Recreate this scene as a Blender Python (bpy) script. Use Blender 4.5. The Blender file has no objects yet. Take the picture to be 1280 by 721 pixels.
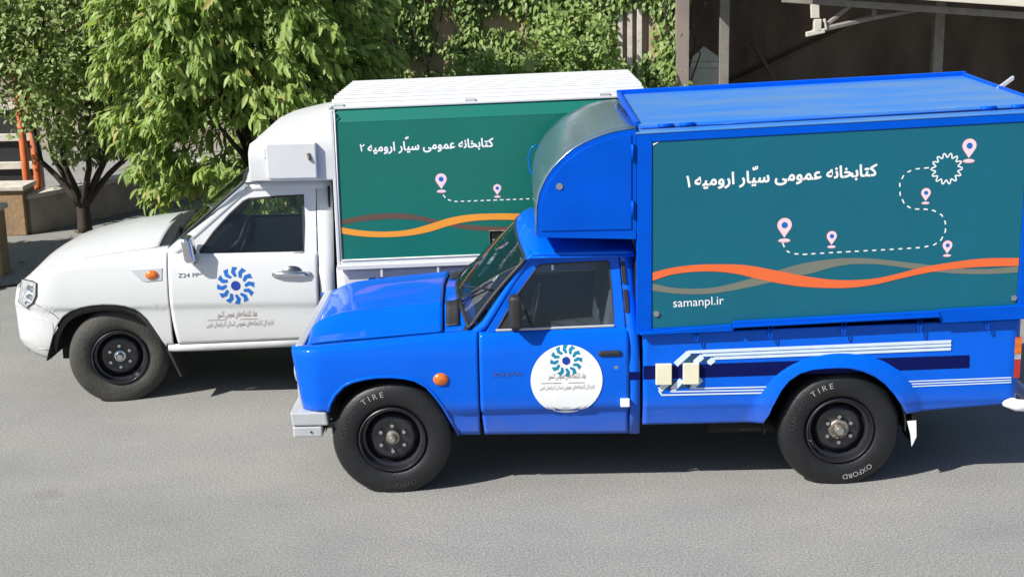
import bpy, bmesh, math, random
from mathutils import Vector, Matrix
random.seed(7)
R = math.radians
S = bpy.context.scene
COL = S.collection

# ------------------------------------------------------------------ camera, sky, sun, exposure
cam_d = bpy.data.cameras.new('camera'); cam = bpy.data.objects.new('camera', cam_d); COL.objects.link(cam)
cr = Vector((0.999775, 0.00065, -0.021211)); cu = Vector((0.020478, 0.232602, 0.972356)); cf = Vector((-0.005566, 0.972572, -0.232537))
m = Matrix(((cr.x, cu.x, -cf.x, 0.81265), (cr.y, cu.y, -cf.y, -8.26975), (cr.z, cu.z, -cf.z, 3.27885), (0, 0, 0, 1)))
cam.matrix_world = m
cam_d.sensor_width = 36; cam_d.lens = 49.341; cam_d.clip_start = 0.1; cam_d.clip_end = 400
S.camera = cam

SUN = Vector((0.95, 0.62, -1.0)).normalized()          # the way the light travels
w = bpy.data.worlds.new('World'); S.world = w; w.use_nodes = True
nt = w.node_tree; bg = nt.nodes['Background']
sky = nt.nodes.new('ShaderNodeTexSky'); sky.sky_type = 'NISHITA'; sky.sun_disc = False
sky.sun_elevation = math.asin(-SUN.z); sky.sun_rotation = math.atan2(-SUN.x, -SUN.y)
sky.air_density = 1.0; sky.dust_density = 1.0
nt.links.new(sky.outputs[0], bg.inputs[0]); bg.inputs[1].default_value = 0.075
sd = bpy.data.lights.new('sun', 'SUN'); sd.energy = 5.0; sd.angle = R(0.5); sd.color = (1, .955, .89)
so = bpy.data.objects.new('sun', sd); COL.objects.link(so); so.location = (-8, -6, 12)
so.rotation_euler = SUN.to_track_quat('-Z', 'Y').to_euler()
S.view_settings.view_transform = 'Standard'; S.view_settings.look = 'None'
S.view_settings.exposure = 0.42; S.view_settings.gamma = 1; S.view_settings.use_curve_mapping = False
S.cycles.max_bounces = 8; S.cycles.transparent_max_bounces = 10

# ------------------------------------------------------------------ materials
def srgb(r, g, b):
    f = lambda c: (c/255/12.92) if c/255 <= .04045 else ((c/255+.055)/1.055)**2.4
    return (f(r), f(g), f(b), 1)
MATS = {}
def mat(name, color, rough=.5, metal=0, coat=0, var=0.0, vscale=6, bump=0, bscale=40, spec=.5, coatr=.03, stretch=None, var_col=None, dust=None):
    if name in MATS: return MATS[name]
    M = bpy.data.materials.new(name); M.use_nodes = True; t = M.node_tree; p = t.nodes['Principled BSDF']
    if len(color) == 3: color = (*color, 1)
    p.inputs['Base Color'].default_value = color; p.inputs['Roughness'].default_value = rough
    p.inputs['Metallic'].default_value = metal; p.inputs['Coat Weight'].default_value = coat
    p.inputs['Coat Roughness'].default_value = coatr; p.inputs['Specular IOR Level'].default_value = spec
    if var or bump:
        tc = t.nodes.new('ShaderNodeTexCoord'); mp = t.nodes.new('ShaderNodeMapping')
        t.links.new(tc.outputs['Object'], mp.inputs[0])
        if stretch: mp.inputs['Scale'].default_value = stretch
    if var:
        n = t.nodes.new('ShaderNodeTexNoise'); n.inputs['Scale'].default_value = vscale; n.inputs['Detail'].default_value = 6
        n.inputs['Roughness'].default_value = .65
        t.links.new(mp.outputs[0], n.inputs[0])
        r = t.nodes.new('ShaderNodeValToRGB'); r.color_ramp.elements[0].position = .38; r.color_ramp.elements[1].position = .68
        k = 1-var
        r.color_ramp.elements[0].color = color
        r.color_ramp.elements[1].color = var_col if var_col else (color[0]*k, color[1]*k, color[2]*k, 1)
        t.links.new(n.outputs[0], r.inputs[0]); t.links.new(r.outputs[0], p.inputs['Base Color'])
        mr = t.nodes.new('ShaderNodeMapRange'); mr.inputs[3].default_value = max(0, rough-.06); mr.inputs[4].default_value = min(1, rough+.14)
        t.links.new(n.outputs[0], mr.inputs[0]); t.links.new(mr.outputs[0], p.inputs['Roughness'])
    if bump:
        n2 = t.nodes.new('ShaderNodeTexNoise'); n2.inputs['Scale'].default_value = bscale; n2.inputs['Detail'].default_value = 4
        t.links.new(mp.outputs[0], n2.inputs[0])
        b = t.nodes.new('ShaderNodeBump'); b.inputs['Strength'].default_value = bump; b.inputs['Distance'].default_value = .02
        t.links.new(n2.outputs[0], b.inputs['Height']); t.links.new(b.outputs[0], p.inputs['Normal'])
    if dust:                               # road dust that has settled on the lower panels, broken up by noise
        src = p.inputs['Base Color'].links[0].from_socket
        sx = t.nodes.new('ShaderNodeSeparateXYZ'); t.links.new(tc.outputs['Object'], sx.inputs[0])
        mr2 = t.nodes.new('ShaderNodeMapRange'); mr2.inputs[1].default_value = dust[0]; mr2.inputs[2].default_value = dust[1]; mr2.inputs[3].default_value = .55; mr2.inputs[4].default_value = 0
        t.links.new(sx.outputs[2], mr2.inputs[0])
        dn = t.nodes.new('ShaderNodeTexNoise'); dn.inputs['Scale'].default_value = 7; dn.inputs['Detail'].default_value = 8; dn.inputs['Roughness'].default_value = .7
        t.links.new(tc.outputs['Object'], dn.inputs[0])
        mu = t.nodes.new('ShaderNodeMath'); mu.operation = 'MULTIPLY'; t.links.new(mr2.outputs[0], mu.inputs[0]); t.links.new(dn.outputs[0], mu.inputs[1])
        dm = t.nodes.new('ShaderNodeMixRGB'); t.links.new(mu.outputs[0], dm.inputs[0]); t.links.new(src, dm.inputs[1]); dm.inputs[2].default_value = (.20, .18, .15, 1)
        t.links.new(dm.outputs[0], p.inputs['Base Color'])
    MATS[name] = M
    return M
BLUE = (0.0, .112, .70)
blue = mat('blue_paint', BLUE, .38, coat=.45, spec=.08, var=.12, dust=(.34, .62), vscale=3, coatr=.05, bump=.02, bscale=3.5)
for q in (blue,):
    q.node_tree.nodes['Principled BSDF'].inputs['Specular Tint'].default_value = (.1, .5, 1, 1)
bluebox = mat('blue_box_paint', (0.0, .083, .60), .45, coat=.12, spec=.18, var=.14, vscale=5, coatr=.18, bump=.02, bscale=9)
bluebox.node_tree.nodes['Principled BSDF'].inputs['Specular Tint'].default_value = (.1, .5, 1, 1)
roofblue = mat('blue_roof_paint', (.015, .19, .66), .45, coat=.3, var=1, vscale=1.7, coatr=.25, var_col=srgb(96, 136, 178), stretch=(.5, 1.6, 1))
coverm = mat('polished_cover', (.26, .38, .45), .15, metal=.72, var=.25, vscale=3, bump=.006, bscale=4)
white = mat('white_paint', (.62, .635, .645), .36, dust=(.36, .58), coat=.6, var=.05, vscale=3, coatr=.04)
whitebox = mat('white_box_paint', (.61, .625, .63), .4, coat=.3, var=.07, vscale=5, coatr=.15, bump=.02, bscale=10)
greenA = mat('teal_board', srgb(12, 97, 118), .36, coat=.15, spec=.3, var=.10, vscale=1.5, coatr=.12, bump=.05, bscale=1.6)
greenB = mat('green_board', srgb(16, 106, 94), .36, coat=.2, spec=.3, var=.08, vscale=1.5, coatr=.12, bump=.05, bscale=1.6)
rubber = mat('tyre_rubber', (.010, .011, .014), .46, var=.5, vscale=9, bump=.12, bscale=60)
rubberd = mat('dusty_tyre_rubber', (.04, .04, .038), .75, var=.5, vscale=5, bump=.25, bscale=60, var_col=(.075, .072, .06, 1))
rimblk = mat('black_steel', (.016, .016, .022), .3, coat=.4, var=.3, vscale=12)
dark = mat('dark_plastic', (.022, .023, .026), .5, var=.3, vscale=12)
under = mat('underbody', (.012, .012, .013), .8, var=.5, vscale=9)
seatm = mat('seat_cloth', (.17, .17, .18), .9, var=.4, vscale=15)
silver = mat('silver_paint', (.55, .57, .60), .35, metal=.3, var=.12, vscale=7)
chrome = mat('chrome', (.66, .68, .71), .14, metal=1, var=.15, vscale=14)
darkchrome = mat('dark_chrome', (.30, .31, .33), .18, metal=1, var=.3, vscale=14)
steel = mat('worn_steel', (.42, .40, .37), .45, metal=.8, var=.6, vscale=25, var_col=(.16, .12, .08, 1))
amber = mat('amber_lens', (.75, .16, .01), .2, coat=1, var=.35, vscale=30)
redl = mat('red_lens', (.45, .015, .01), .2, coat=1, var=.3, vscale=20)
clear = mat('lamp_lens', (.62, .66, .70), .12, metal=.35, coat=1, var=.5, vscale=22)
decw = mat('white_decal', (.82, .84, .86), .4, var=.05, vscale=9)
decpk = mat('pale_pink_decal', srgb(236, 205, 216), .4, var=.04, vscale=9)
decred = mat('pink_red_decal', srgb(232, 140, 150), .4, var=.04, vscale=9)
decor = mat('orange_decal', srgb(226, 104, 54), .4, var=.05, vscale=6)
decyl = mat('amber_orange_decal', srgb(232, 150, 48), .4, var=.05, vscale=6)
dectp = mat('taupe_decal', srgb(112, 116, 106), .4, var=.05, vscale=6)
decbr = mat('brown_decal', srgb(96, 74, 62), .4, var=.05, vscale=6)
navy = mat('navy_decal', srgb(0, 14, 84), .6, spec=.15, var=.25, vscale=9, stretch=(1, 1, 14))
decpb = mat('pale_blue_decal', srgb(205, 224, 242), .45, var=.1, vscale=9)
steeld = mat('slate_decal', srgb(30, 70, 110), .45, var=.2, vscale=30)
tealem = mat('teal_emblem', srgb(0, 128, 165), .4, var=.12, vscale=9)
blueem = mat('blue_emblem', srgb(12, 100, 185), .4, var=.1, vscale=9)
inkblue = mat('ink_blue', srgb(16, 55, 150), .4, var=.1, vscale=9)
brown = mat('brown_ink', srgb(120, 84, 60), .5, var=.2, vscale=30)
grey = mat('grey_ink', srgb(70, 74, 80), .5, var=.2, vscale=30)
tyrew = mat('tyre_letter', (.40, .40, .40), .7, var=.4, vscale=28)
tyreg = mat('faded_tyre_letter', (.045, .046, .05), .6, var=.5, vscale=28)
cream = mat('cream_plate', srgb(226, 222, 196), .5, var=.08, vscale=12)
gap = mat('shadow_gap', (.004, .004, .006), .9, var=.2)

def glassmat(name, tint, ior=1.5):
    M = bpy.data.materials.new(name); M.use_nodes = True; t = M.node_tree
    for n in list(t.nodes): t.nodes.remove(n)
    o = t.nodes.new('ShaderNodeOutputMaterial'); mx = t.nodes.new('ShaderNodeMixShader')
    tr = t.nodes.new('ShaderNodeBsdfTransparent'); tr.inputs[0].default_value = (*tint, 1)
    gl = t.nodes.new('ShaderNodeBsdfGlossy'); gl.inputs['Roughness'].default_value = .02; gl.inputs[0].default_value = (.9, .95, 1, 1)
    fr = t.nodes.new('ShaderNodeFresnel'); fr.inputs[0].default_value = ior
    nz = t.nodes.new('ShaderNodeTexNoise'); nz.inputs['Scale'].default_value = 2
    bp = t.nodes.new('ShaderNodeBump'); bp.inputs['Strength'].default_value = .02
    t.links.new(nz.outputs[0], bp.inputs['Height']); t.links.new(bp.outputs[0], gl.inputs['Normal'])
    t.links.new(fr.outputs[0], mx.inputs[0]); t.links.new(tr.outputs[0], mx.inputs[1]); t.links.new(gl.outputs[0], mx.inputs[2])
    t.links.new(mx.outputs[0], o.inputs[0])
    return M
glass = glassmat('tinted_glass', (.62, .69, .76), 1.6); glass3 = glassmat('side_glass', (.93, .96, 1.0), 1.5); glass2 = glassmat('clear_glass', (.40, .46, .50), 2.3)

def leafmat(name, c1, c2, c3, trans=.35, rough=.45):
    M = bpy.data.materials.new(name); M.use_nodes = True; t = M.node_tree
    for n in list(t.nodes): t.nodes.remove(n)
    o = t.nodes.new('ShaderNodeOutputMaterial'); g = t.nodes.new('ShaderNodeNewGeometry')
    r = t.nodes.new('ShaderNodeValToRGB'); r.color_ramp.elements[0].color = (*c1, 1); r.color_ramp.elements[1].color = (*c3, 1)
    e = r.color_ramp.elements.new(.5); e.color = (*c2, 1)
    e = r.color_ramp.elements.new(.93); e.color = (*c2, 1)
    t.links.new(g.outputs['Random Per Island'], r.inputs[0])
    p = t.nodes.new('ShaderNodeBsdfPrincipled'); p.inputs['Roughness'].default_value = rough; p.inputs['Specular IOR Level'].default_value = .4
    t.links.new(r.outputs[0], p.inputs['Base Color'])
    tl = t.nodes.new('ShaderNodeBsdfTranslucent')
    mu = t.nodes.new('ShaderNodeMixRGB'); mu.blend_type = 'MULTIPLY'; mu.inputs[0].default_value = 1; mu.inputs[2].default_value = (1.0, 1.0, .55, 1)
    t.links.new(r.outputs[0], mu.inputs[1]); t.links.new(mu.outputs[0], tl.inputs[0])
    mx = t.nodes.new('ShaderNodeMixShader'); mx.inputs[0].default_value = trans
    t.links.new(p.outputs[0], mx.inputs[1]); t.links.new(tl.outputs[0], mx.inputs[2]); t.links.new(mx.outputs[0], o.inputs[0])
    return M
leaf_cherry = leafmat('cherry_leaf', (.16, .27, .06), (.38, .50, .15), (.55, .48, .18), .5, .42)
leaf_small = leafmat('small_leaf', (.19, .28, .09), (.35, .44, .18), (.46, .48, .22), .42)
leaf_vine = leafmat('vine_leaf', (.17, .28, .08), (.32, .43, .15), (.44, .46, .17), .42)
bark = mat('bark', (.06, .045, .035), .9, var=.5, vscale=12, bump=.5, bscale=30, stretch=(1, 1, .25))

# ------------------------------------------------------------------ geometry helpers
def link(name, me, m, parent=None, smooth=False):
    o = bpy.data.objects.new(name, me); COL.objects.link(o)
    if m is not None and not me.materials: me.materials.append(m)
    if smooth:
        for p in me.polygons: p.use_smooth = True
    if parent: o.parent = parent
    return o
def fromdata(name, V, F, m, parent=None, smooth=False):
    me = bpy.data.meshes.new(name); me.from_pydata(V, [], F); me.update()
    return link(name, me, m, parent, smooth)
class MB:
    def __init__(s): s.v = []; s.f = []
    def add(s, V, F):
        k = len(s.v); s.v += [tuple(v) for v in V]; s.f += [tuple(i+k for i in f) for f in F]; return s
    def box(s, x0, x1, y0, y1, z0, z1, fn=None):
        V = [(x, y, z) for x in (x0, x1) for y in (y0, y1) for z in (z0, z1)]
        if fn: V = [fn(*v) for v in V]
        return s.add(V, [(0, 1, 3, 2), (4, 6, 7, 5), (0, 4, 5, 1), (2, 3, 7, 6), (0, 2, 6, 4), (1, 5, 7, 3)])
    def prism(s, P, y0, y1):           # polygon in x,z pushed along y
        n = len(P); V = [(x, y0, z) for x, z in P]+[(x, y1, z) for x, z in P]
        return s.add(V, [tuple(range(n)), tuple(range(2*n-1, n-1, -1))]+[((i+1) % n, i, n+i, n+(i+1) % n) for i in range(n)])
    def sheet(s, P, yf):
        V = [(x, yf(x, z) if callable(yf) else yf, z) for x, z in P]
        return s.add(V, [tuple(range(len(P)))])
    def tube(s, P, r, n=8, cap=True, closed=False):
        P = [Vector(p) for p in P]; N = len(P); rr = r if isinstance(r, (list, tuple)) else [r]*N
        V = []; F = []; up = Vector((.13, .31, .94))
        for i, p in enumerate(P):
            a = P[(i-1) % N] if (closed or i > 0) else p; b = P[(i+1) % N] if (closed or i < N-1) else p
            t = (b-a).normalized()
            x = up.cross(t)
            if x.length < .05: x = Vector((1, 0, 0)).cross(t)
            x.normalize(); y = t.cross(x); up = y if i else up
            up = y
            for k in range(n):
                th = 2*math.pi*k/n; V.append(p+(x*math.cos(th)+y*math.sin(th))*rr[i])
        for i in range(N if closed else N-1):
            j = (i+1) % N
            for k in range(n): F.append((i*n+k, i*n+(k+1) % n, j*n+(k+1) % n, j*n+k))
        if cap and not closed: F += [tuple(range(n-1, -1, -1)), tuple(range((N-1)*n, N*n))]
        return s.add(V, F)
    def lathe(s, prof, c, n=48):       # prof: (radius, y); axis along y
        V = []; F = []; K = len(prof)
        for i in range(n):
            th = 2*math.pi*i/n
            for r, y in prof: V.append((c[0]+r*math.cos(th), c[1]+y, c[2]+r*math.sin(th)))
        for i in range(n):
            j = (i+1) % n
            for k in range(K-1): F.append((i*K+k, j*K+k, j*K+k+1, i*K+k+1))
        return s.add(V, F)
    def grid(s, rows, flip=False):
        n = len(rows[0]); V = [v for r in rows for v in r]; F = []
        for i in range(len(rows)-1):
            for j in range(n-1):
                q = (i*n+j, (i+1)*n+j, (i+1)*n+j+1, i*n+j+1); F.append(q[::-1] if flip else q)
        return s.add(V, F)
    def mirror(s, W):                  # add the far-side twin about y = W/2
        k = len(s.v); s.v += [(x, W-y, z) for x, y, z in s.v]; s.f += [tuple(i+k for i in f)[::-1] for f in list(s.f)]; return s
    def build(s, name, m, parent=None, smooth=False, bevel=0, solid=0, angle=None, fix=True):
        me = bpy.data.meshes.new(name); me.from_pydata(s.v, [], s.f); me.update()
        if fix:
            b = bmesh.new(); b.from_mesh(me); bmesh.ops.recalc_face_normals(b, faces=b.faces); b.to_mesh(me); b.free()
        o = link(name, me, m, parent, smooth or angle is not None)
        if angle is not None: me.set_sharp_from_angle(angle=R(angle))
        if solid:
            md = o.modifiers.new('solid', 'SOLIDIFY'); md.thickness = solid; md.offset = 0
        if bevel:
            md = o.modifiers.new('bevel', 'BEVEL'); md.width = bevel; md.segments = 2; md.limit_method = 'ANGLE'; md.angle_limit = R(35)
        return o
def flip(mb, W): 
    n = MB(); n.v = [(x, W-y, z) for x, y, z in mb.v]; n.f = [f[::-1] for f in mb.f]; return n
def interp(x, pts):
    if x <= pts[0][0]: return pts[0][1]
    for (a, b), (c, d) in zip(pts, pts[1:]):
        if x <= c: return b+(d-b)*(x-a)/(c-a) if c > a else d
    return pts[-1][1]
def sinterp(x, pts):                   # Catmull-Rom
    if x <= pts[0][0]: return pts[0][1]
    if x >= pts[-1][0]: return pts[-1][1]
    for i in range(len(pts)-1):
        if x <= pts[i+1][0]:
            x0, y0 = pts[i]; x1, y1 = pts[i+1]; h = x1-x0; t = (x-x0)/h
            m0 = (y1-pts[i-1][1])/(x1-pts[i-1][0]) if i > 0 else (y1-y0)/h
            m1 = (pts[i+2][1]-y0)/(pts[i+2][0]-x0) if i+2 < len(pts) else (y1-y0)/h
            return (2*t**3-3*t*t+1)*y0+(t**3-2*t*t+t)*h*m0+(-2*t**3+3*t*t)*y1+(t**3-t*t)*h*m1
def lin(a, b, n): return [a+(b-a)*i/(n-1) for i in range(n)]
def empty(name, loc, label, cat, group=None, rz=0):
    o = bpy.data.objects.new(name, None); COL.objects.link(o); o.location = loc; o.rotation_euler.z = rz
    o.empty_display_size = .2
    return tag(o, label, cat, group)
def tag(o, label=None, cat=None, group=None, kind=None):
    for k, v in (('label', label), ('category', cat), ('group', group), ('kind', kind)):
        if v: o[k] = v
    return o
def curtain(xs, zb, zt, yf, rows, top=None):
    """columns over x from the lower edge zb(x) to the upper edge zt(x); y = yf(x,z); top: extra (dy,dz) rows rolling inwards"""
    G = []
    for x in xs:
        a, b = zb(x), zt(x); c = []
        for t in rows:
            z = a+(b-a)*t; c.append((x, yf(x, z), z))
        if top:
            for dy, dz in top: c.append((x, yf(x, b)+dy, b+dz))
        G.append(c)
    return MB().grid(G)

# Persian letters: joined forms, laid out right to left
FORMS = {'ا': (0xFE8D, 0xFE8E), 'آ': (0xFE81, 0xFE82), 'ب': (0xFE8F, 0xFE90, 0xFE91, 0xFE92), 'ت': (0xFE95, 0xFE96, 0xFE97, 0xFE98),
 'ج': (0xFE9D, 0xFE9E, 0xFE9F, 0xFEA0), 'خ': (0xFEA5, 0xFEA6, 0xFEA7, 0xFEA8), 'د': (0xFEA9, 0xFEAA), 'ذ': (0xFEAB, 0xFEAC), 'ر': (0xFEAD, 0xFEAE),
 'س': (0xFEB1, 0xFEB2, 0xFEB3, 0xFEB4), 'ش': (0xFEB5, 0xFEB6, 0xFEB7, 0xFEB8), 'ع': (0xFEC9, 0xFECA, 0xFECB, 0xFECC), 'غ': (0xFECD, 0xFECE, 0xFECF, 0xFED0),
 'ک': (0xFB8E, 0xFB8F, 0xFB90, 0xFB91), 'ل': (0xFEDD, 0xFEDE, 0xFEDF, 0xFEE0), 'م': (0xFEE1, 0xFEE2, 0xFEE3, 0xFEE4), 'ن': (0xFEE5, 0xFEE6, 0xFEE7, 0xFEE8),
 'ه': (0xFEE9, 0xFEEA, 0xFEEB, 0xFEEC), 'و': (0xFEED, 0xFEEE), 'ی': (0xFBFC, 0xFBFD, 0xFBFE, 0xFBFF)}
def persian(s):
    out = []
    for i, ch in enumerate(s):
        if ch not in FORMS: out.append(ch if ch != '|' else ''); continue
        f = FORMS[ch]
        pj = i > 0 and s[i-1] in FORMS and len(FORMS[s[i-1]]) == 4
        nj = i+1 < len(s) and s[i+1] in FORMS and len(f) == 4
        out.append(chr(f[3] if pj and nj else f[2] if nj else f[1] if pj else f[0]))
    return ''.join(reversed(out))
def textmesh(s, bold=0.0):
    c = bpy.data.curves.new('lettering', 'FONT'); c.body = s; c.offset = bold; c.resolution_u = 3
    o = bpy.data.objects.new('lettering', c); COL.objects.link(o); bpy.context.view_layer.update()
    me = bpy.data.meshes.new_from_object(o.evaluated_get(bpy.context.evaluated_depsgraph_get()))
    bpy.data.objects.remove(o); bpy.data.curves.remove(c)
    return me
def embolden(me, r):
    V = [v.co.copy() for v in me.vertices]; F = [tuple(p.vertices) for p in me.polygons]; n = len(V); v2 = []; f2 = []
    for i in range(9):
        o = Vector((r*math.cos(i*math.pi/4), r*math.sin(i*math.pi/4), i*.004)) if i < 8 else Vector((0, 0, .034))
        v2 += [tuple(v+o) for v in V]; f2 += [tuple(q+i*n for q in f) for f in F]
    m2 = bpy.data.meshes.new('lettering'); m2.from_pydata(v2, [], f2); m2.update(); return m2
def lettering(name, s, x0, x1, z0, z1, m, parent, yf, bold=0, height=None, shear=0, post=None):
    """text stretched from (x0,z0) to (x1,z1) along its base line; yf(x,z) is the surface it lies on"""
    me = textmesh(s, min(bold, 0) if bold < .015 else 0)
    if bold >= .015: me = embolden(me, bold)
    xs = [v.co.x for v in me.vertices]; a, b = min(xs), max(xs)
    L = math.hypot(x1-x0, z1-z0); k = L/(b-a); ky = k if height is None else height
    ux, uz = (x1-x0)/L, (z1-z0)/L
    for v in me.vertices:
        tx, ty = (v.co.x-a)*k+shear*v.co.y*ky, v.co.y*ky
        x, z = x0+tx*ux-ty*uz, z0+tx*uz+ty*ux
        if post: v.co = post(tx, ty)
        else: v.co = (x, (yf(x, z) if callable(yf) else yf)-v.co.z*.03, z)
    me.update(); me.materials.clear(); me.materials.append(m)
    o = bpy.data.objects.new(name, me); COL.objects.link(o); o.parent = parent
    return o

# ------------------------------------------------------------------ wheel (axis y, outer face towards -y at y=0)
def wheel(parent, x, y, rt, rub, hubkind, steer=0, far=False, zc=.35, lettertop=None, letterbot=None, name='wheel'):
    prof = [(.19, .075), (.205, .03), (.215, .008), (.235, -.004), (.27, -.012), (rt-.06, -.008), (rt-.03, .004), (rt-.012, .02),
            (rt, .045), (rt+.002, .1), (rt, .155), (rt-.012, .18), (rt-.04, .2), (.27, .21), (.21, .19), (.19, .14)]
    mb = MB().lathe(prof, (0, 0, 0), 72)
    low = -zc
    V = []
    for a, b, c in mb.v:
        if c < low+.03:
            t = (low+.03-c); c = max(low, c) if c < low else c
            b = b + (-.35*t if b < .1 else .35*t)
        V.append((a, b, c))
    # shallow grooves on the shoulder
    mb.v = V
    we = mb.build(name, rub, parent, angle=50, fix=True)
    we.location = (x, y, zc); we.rotation_euler.z = steer+(math.pi if far else 0)
    rb = MB().lathe([(.207, .02), (.209, -.004), (.203, -.008), (.197, .0), (.193, .03), (.186, .045), (.172, .05), (.168, .075), (.158, .085),
                     (.150, .066), (.138, .048), (.118, .040), (.095, .046), (.07, .052), (.0001, .052)], (0, 0, 0), 64)
    rim = rb.build('rim', rimblk, we, angle=40)
    b = bmesh.new(); b.from_mesh(rim.data); rim.data.materials.append(gap)
    for k in range(10):
        th = 2*math.pi*(k+.5)/10; c, s_ = math.cos(th), math.sin(th)
        q = [b.verts.new((c*r_-s_*u, yy-.004, s_*r_+c*u)) for r_, yy, u in ((.143, .0505, -.016), (.143, .0505, .016), (.152, .064, .016), (.152, .064, -.016))]
        b.faces.new(q).material_index = 1
    b.to_mesh(rim.data); b.free()
    for k in range(6):
        th = 2*math.pi*k/6+math.pi/2
        MB().lathe([(.0155, .05), (.0155, .026), (.012, .018), (.0001, .016)], (.083*math.cos(th), 0, .083*math.sin(th)), 8).build('wheel_nut', chrome, we, angle=30)
    if hubkind == 'flange':
        h = MB().lathe([(.062, .052), (.062, .03), (.056, .026), (.036, .026), (.034, .0), (.028, -.012), (.0001, -.014)], (0, 0, 0), 24)
        for k in range(8):
            th = 2*math.pi*(k+.3)/8; h.lathe([(.008, .027), (.008, .017), (.0001, .016)], (.048*math.cos(th), 0, .048*math.sin(th)), 6)
        h.build('hub', steel, we, angle=30)
        MB().lathe([(.024, -.012), (.022, -.019), (.0001, -.021)], (0, 0, 0), 16).build('hub_cap', chrome, we, angle=30)
    else:
        MB().lathe([(.045, .052), (.043, .036), (.030, .032), (.028, .006), (.022, -.004), (.0001, -.006)], (0, 0, 0), 24).build('hub', steel if hubkind == 'small' else chrome, we, angle=30)
        MB().lathe([(.018, -.003), (.016, -.012), (.0001, -.014)], (0, 0, 0), 16).build('hub_cap', chrome, we, angle=30)
    def arc(s, th0, rr, hgt, mm, up):
        me = textmesh(s, 0)
        for v in me.vertices:
            a = th0-(v.co.x*hgt)/rr if up else th0-(v.co.x*hgt)/rr
            q = rr+v.co.y*hgt
            v.co = (q*math.cos(a), -.0145, q*math.sin(a))
        me.materials.clear(); me.materials.append(mm)
        o = bpy.data.objects.new('lettering', me); COL.objects.link(o); o.parent = we
    for lettertop in (lettertop or ()): arc(lettertop[0], R(lettertop[1]), .285, .05, tyrew if lettertop[2] else tyreg, True)
    if letterbot: arc(letterbot[0], R(letterbot[1]), .285, .045, tyrew if letterbot[2] else tyreg, True)
    return we

def pin(parent, x, z, h, y, rot=0):
    """map pin: a drop with a blue eye over an oval foot"""
    r = h*.30; zc = z+h*.66
    P = [(x+r*math.cos(R(t)), zc+r*math.sin(R(t))) for t in range(-35, 216, 10)]+[(x, z+h*.13)]
    E2 = [(x+r*.8*math.cos(R(t)), z+r*.26*math.sin(R(t))) for t in range(0, 360, 20)]
    p = MB().sheet(P, y).sheet(E2, y).build('map_pin', decpk, parent)
    rg = MB()
    Q = [(x+r*1.05*math.cos(R(t)), zc+r*1.05*math.sin(R(t))) for t in range(-35, 216, 10)]+[(x, z+h*.10)]
    rg.sheet(Q, y+.0008).sheet([(x+r*.9*math.cos(R(t)), z-r*.06+r*.30*math.sin(R(t))) for t in range(0, 360, 20)], y+.0008)
    # eye
    ey = MB().sheet([(x+r*.45*math.cos(R(t)), zc+r*.45*math.sin(R(t))) for t in range(0, 360, 24)], y-.0008)
    k = len(p.data.vertices)
    me = p.data; me.materials.append(decred); me.materials.append(blueem)
    b = bmesh.new(); b.from_mesh(me)
    for src, mi in ((rg, 1), (ey, 2)):
        vs = [b.verts.new(v) for v in src.v]
        for f in src.f:
            ff = b.faces.new([vs[i] for i in f]); ff.material_index = mi
    b.to_mesh(me); b.free()
    return p
def dashed(P, wd, dash, gapl, y):
    """dashes along a polyline in x,z"""
    mb = MB(); pts = []
    for (a, b), (c, d) in zip(P, P[1:]):
        L = math.hypot(c-a, d-b); n = max(1, int(L/.004))
        pts += [(a+(c-a)*i/n, b+(d-b)*i/n) for i in range(n)]
    pts.append(P[-1]); s = 0; seg = []
    def flush(seg):
        if len(seg) < 2: return
        Lf = []; Rt = []
        for i, (x, z) in enumerate(seg):
            x0, z0 = seg[max(0, i-1)]; x1, z1 = seg[min(len(seg)-1, i+1)]; l = math.hypot(x1-x0, z1-z0) or 1
            nx, nz = -(z1-z0)/l*wd/2, (x1-x0)/l*wd/2
            Lf.append((x+nx, z+nz)); Rt.append((x-nx, z-nz))
        mb.grid([[(a, y, b), (c, y, d)] for (a, b), (c, d) in zip(Lf, Rt)])
    for i, p in enumerate(pts):
        if i: s += math.hypot(p[0]-pts[i-1][0], p[1]-pts[i-1][1])
        if (s % (dash+gapl)) < dash: seg.append(p)
        else: flush(seg); seg = []
    flush(seg)
    return mb
def ribbon(up, lo, y, n=60):
    x0, x1 = up[0][0], up[-1][0]
    return MB().grid([[(x, y, sinterp(x, up)), (x, y, sinterp(x, lo))] for x in lin(x0, x1, n)])
def emblem(parent, cx, cz, rad, yf, m, mdot):
    mb = MB(); sh = [(.46, .02), (.72, -.18), (1.0, -.02), (.97, .27), (.74, .12), (.51, .31)]
    for k in range(12):
        th = R(90+30*k+8)
        P = []
        for r_, t in sh:
            a = th-t*.95; P.append((cx+rad*r_*math.cos(a), cz+rad*r_*math.sin(a)))
        mb.sheet(P, yf)
    o = mb.build('emblem', m, parent)
    MB().sheet([(cx+rad*.25*math.cos(R(t)), cz+rad*.25*math.sin(R(t))) for t in range(0, 360, 18)], yf).build('emblem_dot', mdot, o)
    return o
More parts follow.
